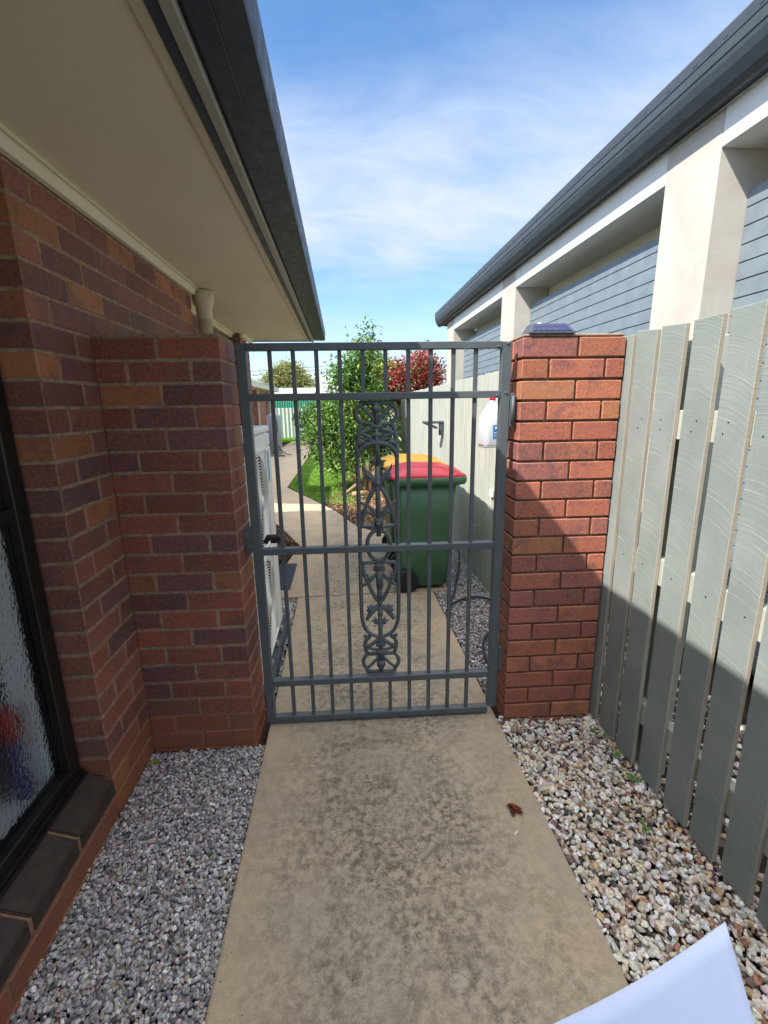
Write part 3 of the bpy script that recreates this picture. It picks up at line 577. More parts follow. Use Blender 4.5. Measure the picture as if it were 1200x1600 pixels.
# window
w = empty('window', (-1.03,1.53,.2), label=None); w.parent = h; w.location = (-.11,-.01,.2)
def wp(name, b, mat):
    o = b.build(name, mat, w); o.location = (1.03,-1.53,-.2); return o
wp('frame', boxes(((-1.085,1.475,.214),(-1.022,1.535,2.25)), ((-1.085,-1.6,.214),(-1.022,1.4745,.262)), ((-1.083,-1.6,1.190),(-1.024,1.4745,1.242)), ((-1.085,.10,.262),(-1.022,.15,1.19)), ch=.004), M['frame'])
wp('track', boxes(((-1.0215,-1.6,.208),(-1.008,1.53,.226)), ((-1.0075,-1.6,.206),(-.996,1.53,.214)), ch=.001), M['frame'])
for z0, z1 in ((.262,1.19),(1.242,2.2)):
    b = boxes(((-1.058,.15,z0),(-1.052,1.475,z1))); wp('pane', b, M['pane'])
    b = boxes(((-1.058,-1.6,z0),(-1.052,.10,z1))); wp('pane', b, M['pane'])
wp('reveal', boxes(((-1.19,1.476,.214),(-1.087,1.50,2.25)), ((-1.22,-1.6,.20),(-1.087,1.475,.225))), M['curtain'])
t = empty('ornament_behind_glass', (-1.15,1.42,.226), label='blurred red and blue thing on the inner sill behind the rippled glass', cat='ornament')
b = MB(); b.lathe([(.001,0),(.028,.0),(.026,.05),(.018,.10),(.018,.14),(.023,.19),(.022,.225),(.001,.225)], 20); b.build('blue_base', mat_plain('cobalt glaze',(.012,.03,.20),.3), t)
b = MB(); b.lathe([(.001,.226),(.022,.226),(.028,.26),(.025,.30),(.018,.345),(.001,.35)], 20); b.build('red_top', mat_plain('red glaze',(.38,.015,.02),.3), t)
hp('lintel', boxes(((-1.10,-3.,2.255),(-.925,1.535,2.275))), M['cream'])
# eaves
hp('soffit', boxes(((-3.,-4.,2.280),(-.368,5.585,2.286))), M['soffit'])
b = MB(); b.prism([(-.918,2.236),(-.896,2.236),(-.884,2.262),(-.880,2.279),(-.918,2.279)], -4., 3.20, ax=1); hp('cornice_bead', b, M['soffit'])
b = MB(); b.tube([(-.874,-4.,2.274),(-.874,3.21,2.274)], .0065, 10); hp('cornice_bead', b, M['creamb'])
b = MB(); b.box((-1.118,3.33,2.24),(-1.08,5.05,2.279),.004); b.box((-1.079,3.33,2.262),(-1.06,5.05,2.279),.004); b.box((-1.003,5.03,2.24),(-.965,5.53,2.279),.004); hp('cornice_bead', b, M['creamb'])
hp('eave_trim', boxes(((-.367,-4.,2.272),(-.3365,5.59,2.30)), ch=.002), M['cream'])
hp('eave_channel', boxes(((-.336,-4.,2.268),(-.3085,5.595,2.305)), ch=.002), M['gutter'])
hp('fascia_board', boxes(((-.308,-4.,2.262),(-.2795,5.60,2.40)), ch=.002), M['lightg'])
G1 = [(-.271,2.282),(-.2185,2.280),(-.217,2.2812),(-.2145,2.280),(-.154,2.281),(-.150,2.292),(-.1445,2.370),(-.149,2.3765),(-.155,2.374),(-.160,2.386),(-.271,2.386)]
b = MB(); b.prism(G1, -4., 5.615, ax=1); hp('gutter', b, M['gutter'])
b = MB(); b.prism([(5.585+(x+.271),z) for x,z in [(-.271,2.282),(-.154,2.281),(-.145,2.372),(-.271,2.386)]], -4., -.285, ax=0); hp('gutter', b, M['gutter'])
b = MB(); b.box((-.2745,-4.,2.279),(-.2715,5.6,2.30)); hp('gutter_bracket_gap', b, M['dark'])
b = MB(); rs = math.tan(math.radians(21)); b.add([(-.19,-4.,2.392),(-.19,5.68,2.392),(-4.2,1.8,2.392+4.*rs),(-4.2,-4.,2.392+4.*rs),(-4.2,5.68,2.392)], [(0,1,2,3),(1,4,2)]); hp('roof', b, M['roof'])
# downpipe
d = MB(); d.lathe([(.030,-2.3),(.043,-2.3),(.043,0),(.043,0)], 20, Matrix.Translation((0,0,2.20))); d.lathe([(.044,2.10),(.050,2.105),(.050,2.17),(.062,2.20),(.068,2.225),(.068,2.272),(.04,2.279)], 20)
dp = d.build('downpipe', M['cream'], h); dp.location = (-.865+.92, 3.27-1.54, 0)
# set back middle part and rear wing
b = boxes(((-6,6.6,0),(-3.0,10.7,2.25))); hp('set_back_wall', b, M['brickS'])
b = MB(); b.add([(-2.2,6.15,2.33),(-2.2,7.8,2.33),(-4.5,7.8,3.3),(-4.5,6.15,3.3),(-2.2,6.15,2.45),(-2.2,7.8,2.45),(-4.5,7.8,3.4),(-4.5,6.15,3.4)], [(0,1,2,3),(7,6,5,4),(0,4,5,1),(1,5,6,2),(2,6,7,3),(3,7,4,0)]); hp('roof', b, M['roof'])  # unseen roof piece, added to cast shade on the path and lawn
rw = empty('rear_brick_wing', (-2.98,17.,0), label='far red brick wing with pale fascia and posts beyond the grey tank', cat='house')
def facade(name, lo_s, hi_s, n, tab, parent, loc, rz):
    e = empty(name, loc, rz); e.parent = parent; b = MB(); wall_bricks(b, hi_s, 0, n, .1, 0, tab, .003, 0., L0=lo_s); b.build('brickwork', M['brickL'], e)
    m = MB(); m.box((lo_s,.004,0),(hi_s,.095,n*.086)); m.build('mortar', M['mortarR'], e); return e
facade('wall', 0, .62, 25, BRW, rw, (-.62,0,0), 0.)
facade('wall', 0, 3.6, 25, BRW, rw, (0.,.12,0), math.pi/2)
hp('post', boxes(((-2.975,17.02,0),(-2.93,17.12,2.2)), ch=.005), M['cream'], rw); hp('post', boxes(((-2.975,19.6,0),(-2.90,19.72,2.2)), ch=.005), M['cream'], rw)
hp('dark_doorway', boxes(((-2.978,19.0,0),(-2.95,19.59,2.1))), M['bark'], rw)
hp('fascia_board', boxes(((-2.72,7.85,2.18),(-2.66,20.8,2.36)), ((-5,7.85,2.18),(-2.73,7.9,2.36)), ch=.004), M['cream'], rw)
hp('soffit', boxes(((-5.,7.91,2.19),(-2.725,20.8,2.20))), M['soffit'], rw)
b = MB(); b.add([(-2.64,7.82,2.37),(-2.64,20.8,2.37),(-6,20.8,3.6),(-6,16,3.6),(-6,7.82,2.37)], [(0,1,2,3),(0,3,4)]); hp('roof', b, M['roof'], rw)  # near stretch is out of view, lengthened to shade path and lawn
# ---------------- water tank, air conditioner ----------------
t = empty('hot_water_tank', (-2.16,15.1,0), label='tall grey hot water tank standing on the path by the far brick wing', cat='water tank')
b = MB(); b.lathe([(.05,.05),(.20,.05),(.215,.06),(.215,1.27),(.20,1.305),(.10,1.325),(.01,1.33)], 28); b.build('tank_body', M['tank'], t)
b = MB(); b.box((.08,-.235,.75),(.14,-.20,1.15),.008); b.build('control_cover', M['rubber'], t)
b = MB(); b.box((-.24,-.25,0),(.24,.25,.05),.006); b.build('plinth', M['steel'], t)
b = MB(); b.tube([(.0,-.22,.5),(.02,-.35,.3),(-.02,-.42,.12),(.1,-.5,.03),(.35,-.45,.03)], .018, 8); b.tube([(.1,-.2,.35),(.2,-.34,.2),(.42,-.3,.05),(.5,-.1,.03)], .014, 8); b.build('pipework', M['cable'], t)
a = empty('air_conditioner', (-.45,2.885,0), label='ivory outdoor air conditioner with two round fan grilles behind the gate', cat='air conditioner')
def ap(name, b, mat): o = b.build(name, mat, a); o.location = (.45,-2.885,0); return o
ap('casing', boxes(((-.80,2.13,.112),(-.452,2.885,1.39)), ch=.012), M['ac'])
ap('top_cover', boxes(((-.806,2.124,1.3915),(-.446,2.891,1.428)), ch=.008), M['ac'])
ap('side_panel', boxes(((-.4515,2.715,.14),(-.446,2.878,1.30)), ((-.4515,2.135,1.315),(-.4475,2.878,1.380)), ch=.002), M['ac'])
for zc_ in (1.03,.44):
    b = MB(); b.lathe([(.255,0),(.255,.004),(.001,.004)], 32, Matrix.Translation((-.4515,2.43,zc_)) @ Matrix.Rotation(math.pi/2,4,'Y')); ap('fan_opening', b, M['dark'])
    b = MB()
    for i in range(1,17):
        r = .016*i; b.tube([(-.440-.010*(r/.256)**2+.004,2.43+r*math.cos(q*math.pi/20),zc_+r*math.sin(q*math.pi/20)) for q in range(41)], .0028, 5, caps=False)
    for q in range(8): b.tube([(-.438,2.43,zc_),(-.446,2.43+.262*math.cos(q*math.pi/4),zc_+.262*math.sin(q*math.pi/4))], .0035, 5)
    b.lathe([(.04,0),(.04,.006),(.001,.008)], 20, Matrix.Translation((-.440,2.43,zc_)) @ Matrix.Rotation(math.pi/2,4,'Y'))
    ap('fan_grille', b, M['ac'])
    ap('grille_surround', boxes(((-.4515,2.15,zc_+.265),(-.442,2.70,zc_+.285)), ((-.4515,2.690,zc_-.27),(-.442,2.71,zc_+.264)), ((-.4515,2.15,zc_-.29),(-.442,2.70,zc_-.271)), ch=.002), M['ac'])
b = MB(); b.box((-.4459,2.735,1.10),(-.4452,2.80,1.28)); ap('decal', b, M['decal'])
for lo, hi in (((-.50,2.14,-.03),(-.425,2.62,.075)),((-.50,2.63,-.03),(-.43,3.06,.07)),((-.80,2.14,-.03),(-.72,2.9,.07))): b = MB(); b.box(lo, hi, .01); ap('rubber_foot', b, M['rubber'])
for y in (2.38,2.60,2.80): b = MB(); b.box((-.47,y,.076),(-.44,y+.04,.111),.004); ap('bracket', b, M['steel'])
b = MB()
for i in range(16): b.box((-.66+.0105*i,3.70,.001),(-.66+.0105*i+.007,4.35,.014),.0015)
b.box((-.66,3.70,.0005),(-.49,4.35,.006)); b.build('drain_mat', M['rubber'], label='grey ribbed mat lying on the concrete past the air conditioner', cat='mat')
# ---------------- wheelie bins ----------------
def rrect(x0, x1, y0, y1, r, n=5):
    P = []
    for cx_, cy_, a0 in ((x1-r,y1-r,0),(x0+r,y1-r,90),(x0+r,y0+r,180),(x1-r,y0+r,270)):
        for i in range(n+1): t_ = math.radians(a0+90*i/n); P.append((cx_+r*math.cos(t_), cy_+r*math.sin(t_)))
    return P
def loft(b, secs, capb=True, capt=True, smooth=True):
    V = []; n = len(secs[0][0])
    for P, z in secs:
        for i, p in enumerate(P): V.append((p[0],p[1],z[i] if isinstance(z, list) else z))
    F = [(i*n+k, i*n+(k+1)%n, (i+1)*n+(k+1)%n, (i+1)*n+k) for i in range(len(secs)-1) for k in range(n)]
    if capb: F.append(tuple(range(n))[::-1])
    if capt: F.append(tuple((len(secs)-1)*n+k for k in range(n)))
    b.add(V, F, None, smooth); return b
def make_bin(lid_mat, label, loc, rz=0.):
    t = empty('wheelie_bin', loc, rz, label=label, cat='bin', group='wheelie bins beyond the gate')
    b = MB(); loft(b, [(rrect(-.19,.17,-.185,.185,.03),.03),(rrect(-.205,.195,-.20,.20,.035),.05),(rrect(-.212,.215,-.215,.215,.035),.30),(rrect(-.218,.240,-.232,.232,.035),.66),(rrect(-.222,.262,-.243,.243,.035),.915)]); b.build('body', M['green'], t)
    b = MB(); loft(b, [(rrect(-.235,.285,-.250,.250,.03),.905),(rrect(-.262,.325,-.272,.272,.04),.915),(rrect(-.268,.338,-.276,.276,.04),.94),(rrect(-.266,.335,-.274,.274,.04),.968),(rrect(-.255,.320,-.262,.262,.04),.975)]); b.build('rim', M['green'], t)
    b = MB(); b.tube([(-.305,-.20,.965),(-.305,.20,.965)], .016, 12)
    for y in (-.18,-.06,.06,.18): b.box((-.31,y-.012,.93),(-.262,y+.012,.975),.004)
    b.build('handle', M['green'], t)
    # lid: domed grid with a skirt
    nx, ny = 30, 22; V = []; F = []
    for i in range(nx+1):
        u = i/nx; x = -.285+.615*u
        for j in range(ny+1):
            v_ = j/ny*2-1; yl = .268*(1-.10*max(0,u-.85)/.15); e_ = (1-abs(v_)**3.2)
            prof = .985+.078*math.sin(math.pi*min(1,(u*1.0+.13)))**.55 if u < .999 else .985
            prof = np.interp(u, [0,.06,.3,.7,.9,1.], [.995,1.03,1.066,1.056,1.022,.985])
            pocket = .016*math.exp(-((u-.78)/.13)**2)*math.exp(-((abs(v_)-.80)/.16)**2)
            V.append((x, v_*yl, .983+(prof-.983)*e_-pocket*e_+.004*math.cos(v_*9)*e_))
    for i in range(nx):
        for j in range(ny): k_ = i*(ny+1)+j; F.append((k_,k_+ny+1,k_+ny+2,k_+1))
    b = MB(); b.add(V, F, None, True); o = b.build('lid', lid_mat, t, fixn=False)
    bm = bmesh.new(); bm.from_mesh(o.data); ed = [e for e in bm.edges if e.is_boundary]; r_ = bmesh.ops.extrude_edge_only(bm, edges=ed)
    for v in [q for q in r_['geom'] if isinstance(q, bmesh.types.BMVert)]: v.co.z -= .018
    bmesh.ops.recalc_face_normals(bm, faces=bm.faces[:]); bm.to_mesh(o.data); bm.free()
    b = MB(); b.tube([(-.20,-.25,.085),(-.20,.25,.085)], .012, 8); b.build('axle', M['steel'], t)
    for s in (-1,1):
        mt = Matrix.Translation((-.155,s*.235,.098)) @ Matrix.Rotation(math.pi/2,4,'X'); b = MB()
        b.lathe([(.055,-.026),(.092,-.026),(.098,-.018),(.098,.018),(.092,.026),(.055,.026)], 32, mt); wl = b.build('wheel', M['black'], t)
        b = MB(); b.lathe([(.012,-.022),(.054,-.020),(.054,.020),(.012,.022)], 24, mt); b.build('hub', M['rubber'], wl)
    return t
make_bin(M['red'], 'green wheelie bin with red lid, nearest the gate', (.658,3.755,0), math.radians(-1.5))
make_bin(M['yellow'], 'green wheelie bin with yellow lid behind the red lidded one', (.650,4.44,0), math.radians(1.5))
# ---------------- small things beyond and on the gate piers ----------------
b = MB(); P = [(1.10,4.14,.16),(1.08,4.02,.11),(1.03,3.85,.04),(.955,3.66,.012),(.885,3.43,.006),(.80,3.25,.006),(.745,3.10,.006),(.76,3.02,.006)]
P += [(.745,3.06,.02),(.78,3.17,.018),(.85,3.25,.012),(.92,3.31,.008),(1.03,3.35,.008),(1.14,3.29,.008),(1.17,3.1,.008),(1.10,2.9,.008),(.95,2.75,.008),(.86,2.6,.008),(.83,2.4,.008)]
def smoothP(P, k=3):
    P = [Vector(p) for p in P]
    for _ in range(k):
        Q = [P[0]]
        for i in range(len(P)-1): Q += [P[i].lerp(P[i+1],.25), P[i].lerp(P[i+1],.75)]
        Q.append(P[-1]); P = Q
    return P
b.tube(smoothP(P), .009, 8); b.build('garden_hose', M['hose'], label='dark navy garden hose looped on gravel beside the bins', cat='hose')
j = empty('plastic_jug', (1.105,3.30,1.235), math.radians(10), label='clear plastic jug with blue label and red cap hung on the pale fence', cat='jug')
b = MB(); loft(b, [(rrect(-.072,.072,-.072,.072,.03),0.),(rrect(-.078,.078,-.078,.078,.03),.012),(rrect(-.078,.078,-.078,.078,.03),.15),(rrect(-.074,.074,-.074,.074,.03),.20),(rrect(-.055,.055,-.055,.055,.03),.255),(rrect(-.028,.028,-.028,.028,.02),.30),(rrect(-.019,.019,-.019,.019,.018),.312),(rrect(-.019,.019,-.019,.019,.018),.325)]); b.build('bottle', M['jug'], j)
b = MB(); b.lathe([(.022,.3255),(.023,.327),(.023,.348),(.018,.35)], 20); b.build('cap', M['red'], j)
b = MB(); b.box((-.030,-.0795,.050),(.062,-.0785,.150)); lb = b.build('label', M['label'], j)
b = MB()
b.box((-.015,-.0805,.122),(.050,-.0797,.138)); b.box((-.022,-.0805,.092),(.055,-.0797,.097)); b.box((-.022,-.0805,.072),(.035,-.0797,.076)); b.build('print', M['white'], lb)
b = MB(); b.tube([(1.198,3.30,1.50),(1.15,3.30,1.512),(1.12,3.30,1.545),(1.105,3.30,1.5925)], .003, 6); b.box((1.03,3.22,1.222),(1.199,3.38,1.2335),.003); b.build('jug_shelf', M['steel'], label='thin wooden ledge and hook holding up the plastic jug', cat='ledge')
s = empty('fence_lamp', (1.20,5.34,1.18), label='dark bracket solar lamp fixed on the pale fence above the bins', cat='lamp')
b = MB(); b.box((-.050,-.03,0),(-.001,.03,.17),.006); b.box((-.20,-.035,.140),(-.002,.035,.168),.006); b.build('bracket', M['rubber'], s)
b = MB(); mt = Matrix.Translation((-.15,0,.12)) @ Matrix.Rotation(math.radians(24),4,'Y'); b.box((-.10,-.06,-.014),(.075,.06,.014),.005, None, mt); b.build('lamp_head', M['rubber'], s)
b = MB(); b.box((-.08,-.045,-.0150),(.05,.045,-.0125),0,None,mt); b.build('diffuser', mat_plain('bronze diffuser',(.30,.22,.12),.4), s)
b = MB(); b.box((1.175,3.46,.80),(1.198,3.52,.86),.004); b.tube(smoothP([(1.185,3.49,.80),(1.18,3.50,.70),(1.17,3.56,.60),(1.165,3.75,.50),(1.165,3.95,.44)]), .002, 5); b.build('cable_clip', M['white'], label='small white clip with thin trailing wire on the fence behind the gate', cat='clip')
s = empty('solar_light', (.877,1.945,1.811), TH, label='small dark blue solar panel light on top of the right brick pier', cat='solar light')
b = MB(); V = [(-.096,-.055,0),(.096,-.055,0),(.096,.05,0),(-.096,.05,0),(-.096,-.055,.006),(.096,-.055,.006),(.074,-.012,.044),(-.074,-.012,.044),(.074,.04,.044),(-.074,.04,.044),(.096,.05,.006),(-.096,.05,.006)]
b.add(V, [(0,3,2,1),(0,1,5,4),(4,5,6,7),(7,6,8,9),(1,2,10,5),(5,10,8,6),(0,4,11,3),(4,7,9,11),(3,11,10,2),(11,9,8,10)]); b.build('housing', M['rubber'], s)
b = MB(); A_, B_, C_, D_ = Vector((-.086,-.0545,.0095)), Vector((.086,-.0545,.0095)), Vector((.068,-.0150,.0430)), Vector((-.068,-.0150,.0430)); nn = (B_-A_).cross(D_-A_).normalized()*.0012
for i in range(7):
    for q in range(2):
        def P_(u, v): return (A_.lerp(B_,u)).lerp(D_.lerp(C_,u), v)+nn
        u0, u1, v0, v1 = i/7+.012, (i+1)/7-.012, q/2+.03, (q+1)/2-.03; b.add([P_(u0,v0),P_(u1,v0),P_(u1,v1),P_(u0,v1)], [(0,1,2,3)])
b.build('solar_cells', M['solar'], s)
b = MB(); b.lathe([(.009,0),(.010,.006),(.006,.010),(.002,.011)], 14, Matrix.Translation((-.03,.02,.042))); b.build('sensor_dome', M['white'], s)
# fallen leaf and bits on the path
def leafcrumple(name, loc, size, mat, label, seed=1, lobes=5):
    r = random.Random(seed); b = MB()
    for i in range(lobes):
        a0 = 2*math.pi*i/lobes+r.uniform(-.3,.3); c, s_ = math.cos(a0), math.sin(a0); L_ = size*r.uniform(.7,1.2); w_ = size*.33
        P = [(0,0,.006),(c*L_*.5-s_*w_,s_*L_*.5+c*w_,r.uniform(.004,.020)),(c*L_,s_*L_,r.uniform(.003,.012)),(c*L_*.5+s_*w_,s_*L_*.5-c*w_,r.uniform(.004,.018)),(c*L_*.5,s_*L_*.5,.002)]
        b.add(P, [(0,1,4),(1,2,4),(2,3,4),(3,0,4)])
        b.add([(p[0]*.9,p[1]*.9,p[2]+.0012) for p in P], [(0,1,4),(1,2,4),(2,3,4),(3,0,4)])
    o = b.build(name, mat, fixn=False, label=label, cat='leaf'); o.location = loc; return o
leafcrumple('fallen_leaf', (.612,1.385,.001), .033, M['deadleaf'], 'crumpled rusty brown dead leaf lying on the concrete path', 3, 7)
lm = mat_plain('green leaf', (.10,.20,.03), .5); ly = mat_plain('yellow green leaf', (.30,.30,.06), .5); lk = mat_plain('dark green leaf', (.015,.05,.012), .4)
leafcrumple('fallen_leaf', (-.895,1.80,-.015), .030, ly, 'yellow green leaf on the grey gravel beside the brick corner', 5, 4)
leafcrumple('fallen_leaf', (-.735,.86,-.012), .022, lk, 'dark green leaf lying on the grey gravel near the window', 6, 5)
b = MB(); b.box((-.011,-.003,0),(.011,.003,.003),.001); o = b.build('white_scrap', M['white'], label='tiny white scrap on the concrete path nearer than the dead leaf', cat='scrap'); o.location = (.583,1.292,.0005); o.rotation_euler[2] = .7
wl = [((1.16,1.74,-.015),'green weed sprouting in the stones beside the third paling from the pier'),((1.17,1.60,-.015),'small green weed sprouting in the stones at the foot of the fence midway'),((1.165,1.48,-.015),'tiny clover weed sprouting below the dark lower part of the fence'),((1.06,1.26,-.012),'single green sprout among beige stones away from the fence'),((1.12,1.885,-.015),'green weed in the corner between brick pier and grey fence')]
for i, (l, s_) in enumerate(wl):
    r = random.Random(i); b = MB()
    for q in range(9 if i < 3 else 6):
        a0 = r.uniform(0,6.28); d_ = r.uniform(.004,.028); x, y, z = d_*math.cos(a0), d_*math.sin(a0), r.uniform(.012,.032); rr = r.uniform(.005,.010); n_ = 8
        b.tube([(0,0,-.01),(x*.6,y*.6,z*.6),(x,y,z)], .0008, 4)
        V = [(x+rr*math.cos(6.28*k/n_), y+rr*math.sin(6.28*k/n_), z+.002*math.sin(k)) for k in range(n_)]+[(x,y,z+.0015)]; b.add(V, [(k,(k+1)%n_,n_) for k in range(n_)])
    o = b.build('weed', lm, fixn=False, label=s_, cat='weed', group='weeds in the stone bed'); o.location = l
# sheet of paper held close to the camera
def ray(px, py): return _w+_r*((px-600)/705.284)-_u*((py-800)/705.284)
C0 = Vector((0,0,1.533)); T = C0+ray(1133,1440)*.46; L_ = C0+ray(838,1612)*.415; dn = (C0+ray(1238,1800)*.40)-T; dn = dn.normalized()*.297
b = MB(); V = []; F = []; n_ = 16; side = L_-T; nrm = side.cross(dn).normalized()
for th_ in (0, .0004):
    for i in range(n_+1):
        for q in range(n_+1):
            u, v = i/n_, q/n_; V.append(T+side*u+dn*v+nrm*(.003*math.sin(u*3.14)*(1-v*.3)-.006*v*v+th_)-dn.normalized()*(-.003*math.sin(u*3.14)*(1-v)))
m_ = (n_+1)**2
for k in (0, m_):
    for i in range(n_):
        for q in range(n_): a0 = k+i*(n_+1)+q; F.append((a0,a0+n_+1,a0+n_+2,a0+1) if k else (a0,a0+1,a0+n_+2,a0+n_+1))
for i in range(n_):
    for a0, b0 in ((i,i+1),(n_*(n_+1)+i,n_*(n_+1)+i+1),(i*(n_+1),(i+1)*(n_+1)),(i*(n_+1)+n_,(i+1)*(n_+1)+n_)): F.append((a0,b0,b0+m_,a0+m_))
b.add(V, F, None, True); b.build('sheet_of_paper', M['paper'], label='plain white sheet of paper held in the lower right corner', cat='paper')
# ---------------- right house ----------------
R = empty('neighbour_house', (2.,2.5,0), label='rendered house with slatted screens, white beams and dark gutter beyond the right fence', cat='house')
cols = [(-3.15,-2.72),(-.31,.11),(2.52,2.935),(5.345,5.775),(8.20,8.68)]
for y0, y1 in cols: hp('column', boxes(((2.0,y0,-.2),(2.385,y1,2.985)), ch=.006), M['render'], R)
for i in range(4):
    ya, yb = cols[i][1]+.001, cols[i+1][0]-.001
    hp('beam', boxes(((2.002,ya,2.80),(2.44,yb,2.984)), ch=.003), M['white'], R)
    b = MB(); z = .10
    while z < 2.56: b.box((2.19,ya+.001,z),(2.208,yb-.001,z+.0845),.002); z += .090
    hp('slat_screen', b, M['slat'], R)
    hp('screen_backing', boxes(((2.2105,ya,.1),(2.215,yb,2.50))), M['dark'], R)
hp('inner_wall', boxes(((2.395,-4,-.2),(2.43,8.6,2.79))), M['soffit'], R)
hp('wall_panel', boxes(((2.386,3.9,2.60),(2.3945,4.9,2.70))), M['render'], R)
G2 = [(1.999,2.987),(1.965,2.9875),(1.945,2.972),(1.925,2.9745),(1.895,2.998),(1.866,3.045),(1.852,3.082),(1.8495,3.10),(1.8445,3.106),(1.8440,3.150),(1.8475,3.153),(1.8435,3.158),(1.8430,3.212),(1.850,3.222),(1.999,3.222)]
kg = mat_powder('neighbour gutter steel', (.050,.062,.074))
b = MB(); b.prism(G2, -4., 9.05, ax=1); hp('gutter', b, kg, R)
b = MB(); b.prism([(9.05-(x-1.843),z) for x,z in G2 if z > 2.9], 1.999, 6., ax=0); hp('gutter', b, kg, R)
b = MB(); y = -3.9
while y < 8.9: b.box((1.8420,y,3.172),(1.8434,y+.028,3.178)); y += .19
hp('overflow_slots', b, M['gutter'], R)
rs2 = math.tan(math.radians(22)); b = MB(); b.add([(1.865,-4.,3.224),(1.865,9.03,3.224),(6,5.,3.224+4.1*rs2),(6,-4.,3.224+4.1*rs2),(6,9.03,3.224)], [(0,1,2,3),(1,4,2)]); hp('roof', b, M['roof'], R)
# ---------------- vegetation ----------------
def leafcloud(name, clumps, n, size, pal, mat='leaf', droop=.3, parent=None, wid=.42, **k):
    """clumps: (x,y,z, rx,ry,rz, weight); leaves lie in uneven sprays through each clump"""
    W = np.array([c[6] for c in clumps], float); W /= W.sum(); ci = rng.choice(len(clumps), n, p=W); cl = np.array([c[:6] for c in clumps])[ci]
    # sprays: leaf groups gathered on twig points
    ng = max(8, n//22); gd = rng.normal(size=(ng,3)); gd /= np.linalg.norm(gd, axis=1)[:,None]; gr = rng.uniform(.25,1.,ng)**.45
    gi = rng.integers(0, ng, n); q = gd[gi]*gr[gi][:,None]*(1+.0*gd[gi])
    q = q*(.86+.14*np.sin(gd[gi][:,0]*9+ci)[:,None]*1.3)
    Pp = cl[:,:3]+q*cl[:,3:]+rng.normal(0,1,(n,3))*size*1.15
    d = gd[gi]*.7+rng.normal(0,.75,(n,3)); d[:,2] -= droop*.3; d /= np.linalg.norm(d, axis=1)[:,None]
    up = rng.normal(0,.6,(n,3)); up[:,2] += 1.; s_ = np.cross(d, up); s_ /= np.linalg.norm(s_, axis=1)[:,None]; nn = np.cross(s_, d)
    S = (size*rng.uniform(.6,1.25,n))[:,None]; V = np.zeros((n,4,3)); V[:,0] = Pp; V[:,1] = Pp+d*S*.45+s_*S*wid*.5+nn*S*.10; V[:,2] = Pp+d*S; V[:,3] = Pp+d*S*.45-s_*S*wid*.5+nn*S*.10
    F = (np.arange(n)*4)[:,None,None]+np.array([[0,1,2],[0,2,3]])[None]
    pl = np.array([c[:3] for c in pal]); pw = np.array([c[3] for c in pal], float); pw /= pw.sum()
    cg = rng.choice(len(pl), ng, p=pw)[gi]; mixm = rng.random(n) < .35; cg = np.where(mixm, rng.choice(len(pl), n, p=pw), cg); cc = pl[cg]*rng.uniform(.75,1.25,(n,1))
    return np_obj(name, V.reshape(-1,3), F.reshape(-1,3), np.repeat(np.clip(cc,0,1), 4, 0), M[mat], parent, **k)
def limbs(name, parent, L, mat='bark'):
    b = MB()
    for P, r0, r1 in L:
        Q = smoothP(P, 2); b.tube(Q, [r0+(r1-r0)*i/(len(Q)-1) for i in range(len(Q))], 8)
    return b.build(name, M[mat], parent)
def plant(name, loc, label, cat, cl, n, size, pal, L, group=None, **k):
    e = empty(name, loc, label=label, cat=cat, group=group); leafcloud('foliage', cl, n, size, pal, parent=e, **k); limbs('trunk', e, L); return e
GL = [(.09,.21,.04,4),(.15,.30,.05,3),(.26,.42,.08,2),(.045,.11,.03,2.4),(.38,.46,.12,1)]
plant('leafy_bush', (.36,8.35,0), 'large glossy green bush rising over the gate between lawn and fence', 'bush',
 [(-.05,.1,1.25,.50,.5,.55,3),(-.28,.3,.95,.45,.5,.50,2.0),(.10,.2,1.75,.38,.45,.42,2.5),(-.15,.2,2.1,.33,.35,.28,1.5),(.12,.1,2.40,.20,.25,.22,.6),(.13,.05,2.72,.09,.09,.17,.14),(-.46,.1,1.95,.12,.2,.10,.12),(-.38,-.1,.55,.35,.4,.22,.8),(.35,.4,1.1,.38,.4,.5,1.6),(-.60,.5,1.35,.32,.4,.35,1.2),(-.70,.35,.95,.34,.4,.42,1.5),(-.50,.2,.70,.3,.35,.3,.9),(.42,.3,.75,.3,.4,.35,1.)], 17000, .092, GL,
 [([(0.05,0,-.05),(.03,0,.45),(-.02,.1,1.0),(.05,.1,1.7),(.10,.1,2.6)],.045,.008),([(.12,-.05,-.05),(.16,0,.5),(.2,.1,1.1),(.3,.2,1.5)],.04,.01),([(-.02,0,-.05),(-.15,.05,.5),(-.3,.2,1.1),(-.45,.2,1.9)],.03,.005),([(-.06,-.1,-.05),(-.2,-.05,.35),(-.35,.0,.7)],.022,.006),([(.0,-.15,.0),(-.28,.0,.75)],.012,.008)])
plant('lime_bush', (.82,9.6,0), 'yellow green bush between the tall glossy bush and the red leaved shrub', 'bush',
 [(0,0,1.75,.30,.45,.5,3),(-.15,0,2.2,.22,.3,.3,1.4),(.06,0,2.1,.20,.3,.35,1.2),(-.3,.2,1.3,.35,.4,.6,2.),(.0,0,2.5,.10,.15,.14,.2)], 6500, .08, [(.32,.42,.07,4),(.18,.32,.05,3),(.48,.52,.14,2),(.36,.20,.10,1)],
 [([(0,0,0),(-.02,0,.8),(0,0,1.6),(0,0,2.2)],.035,.008),([(0,0,.4),(-.2,.1,1.1),(-.25,.1,1.8)],.02,.006)])
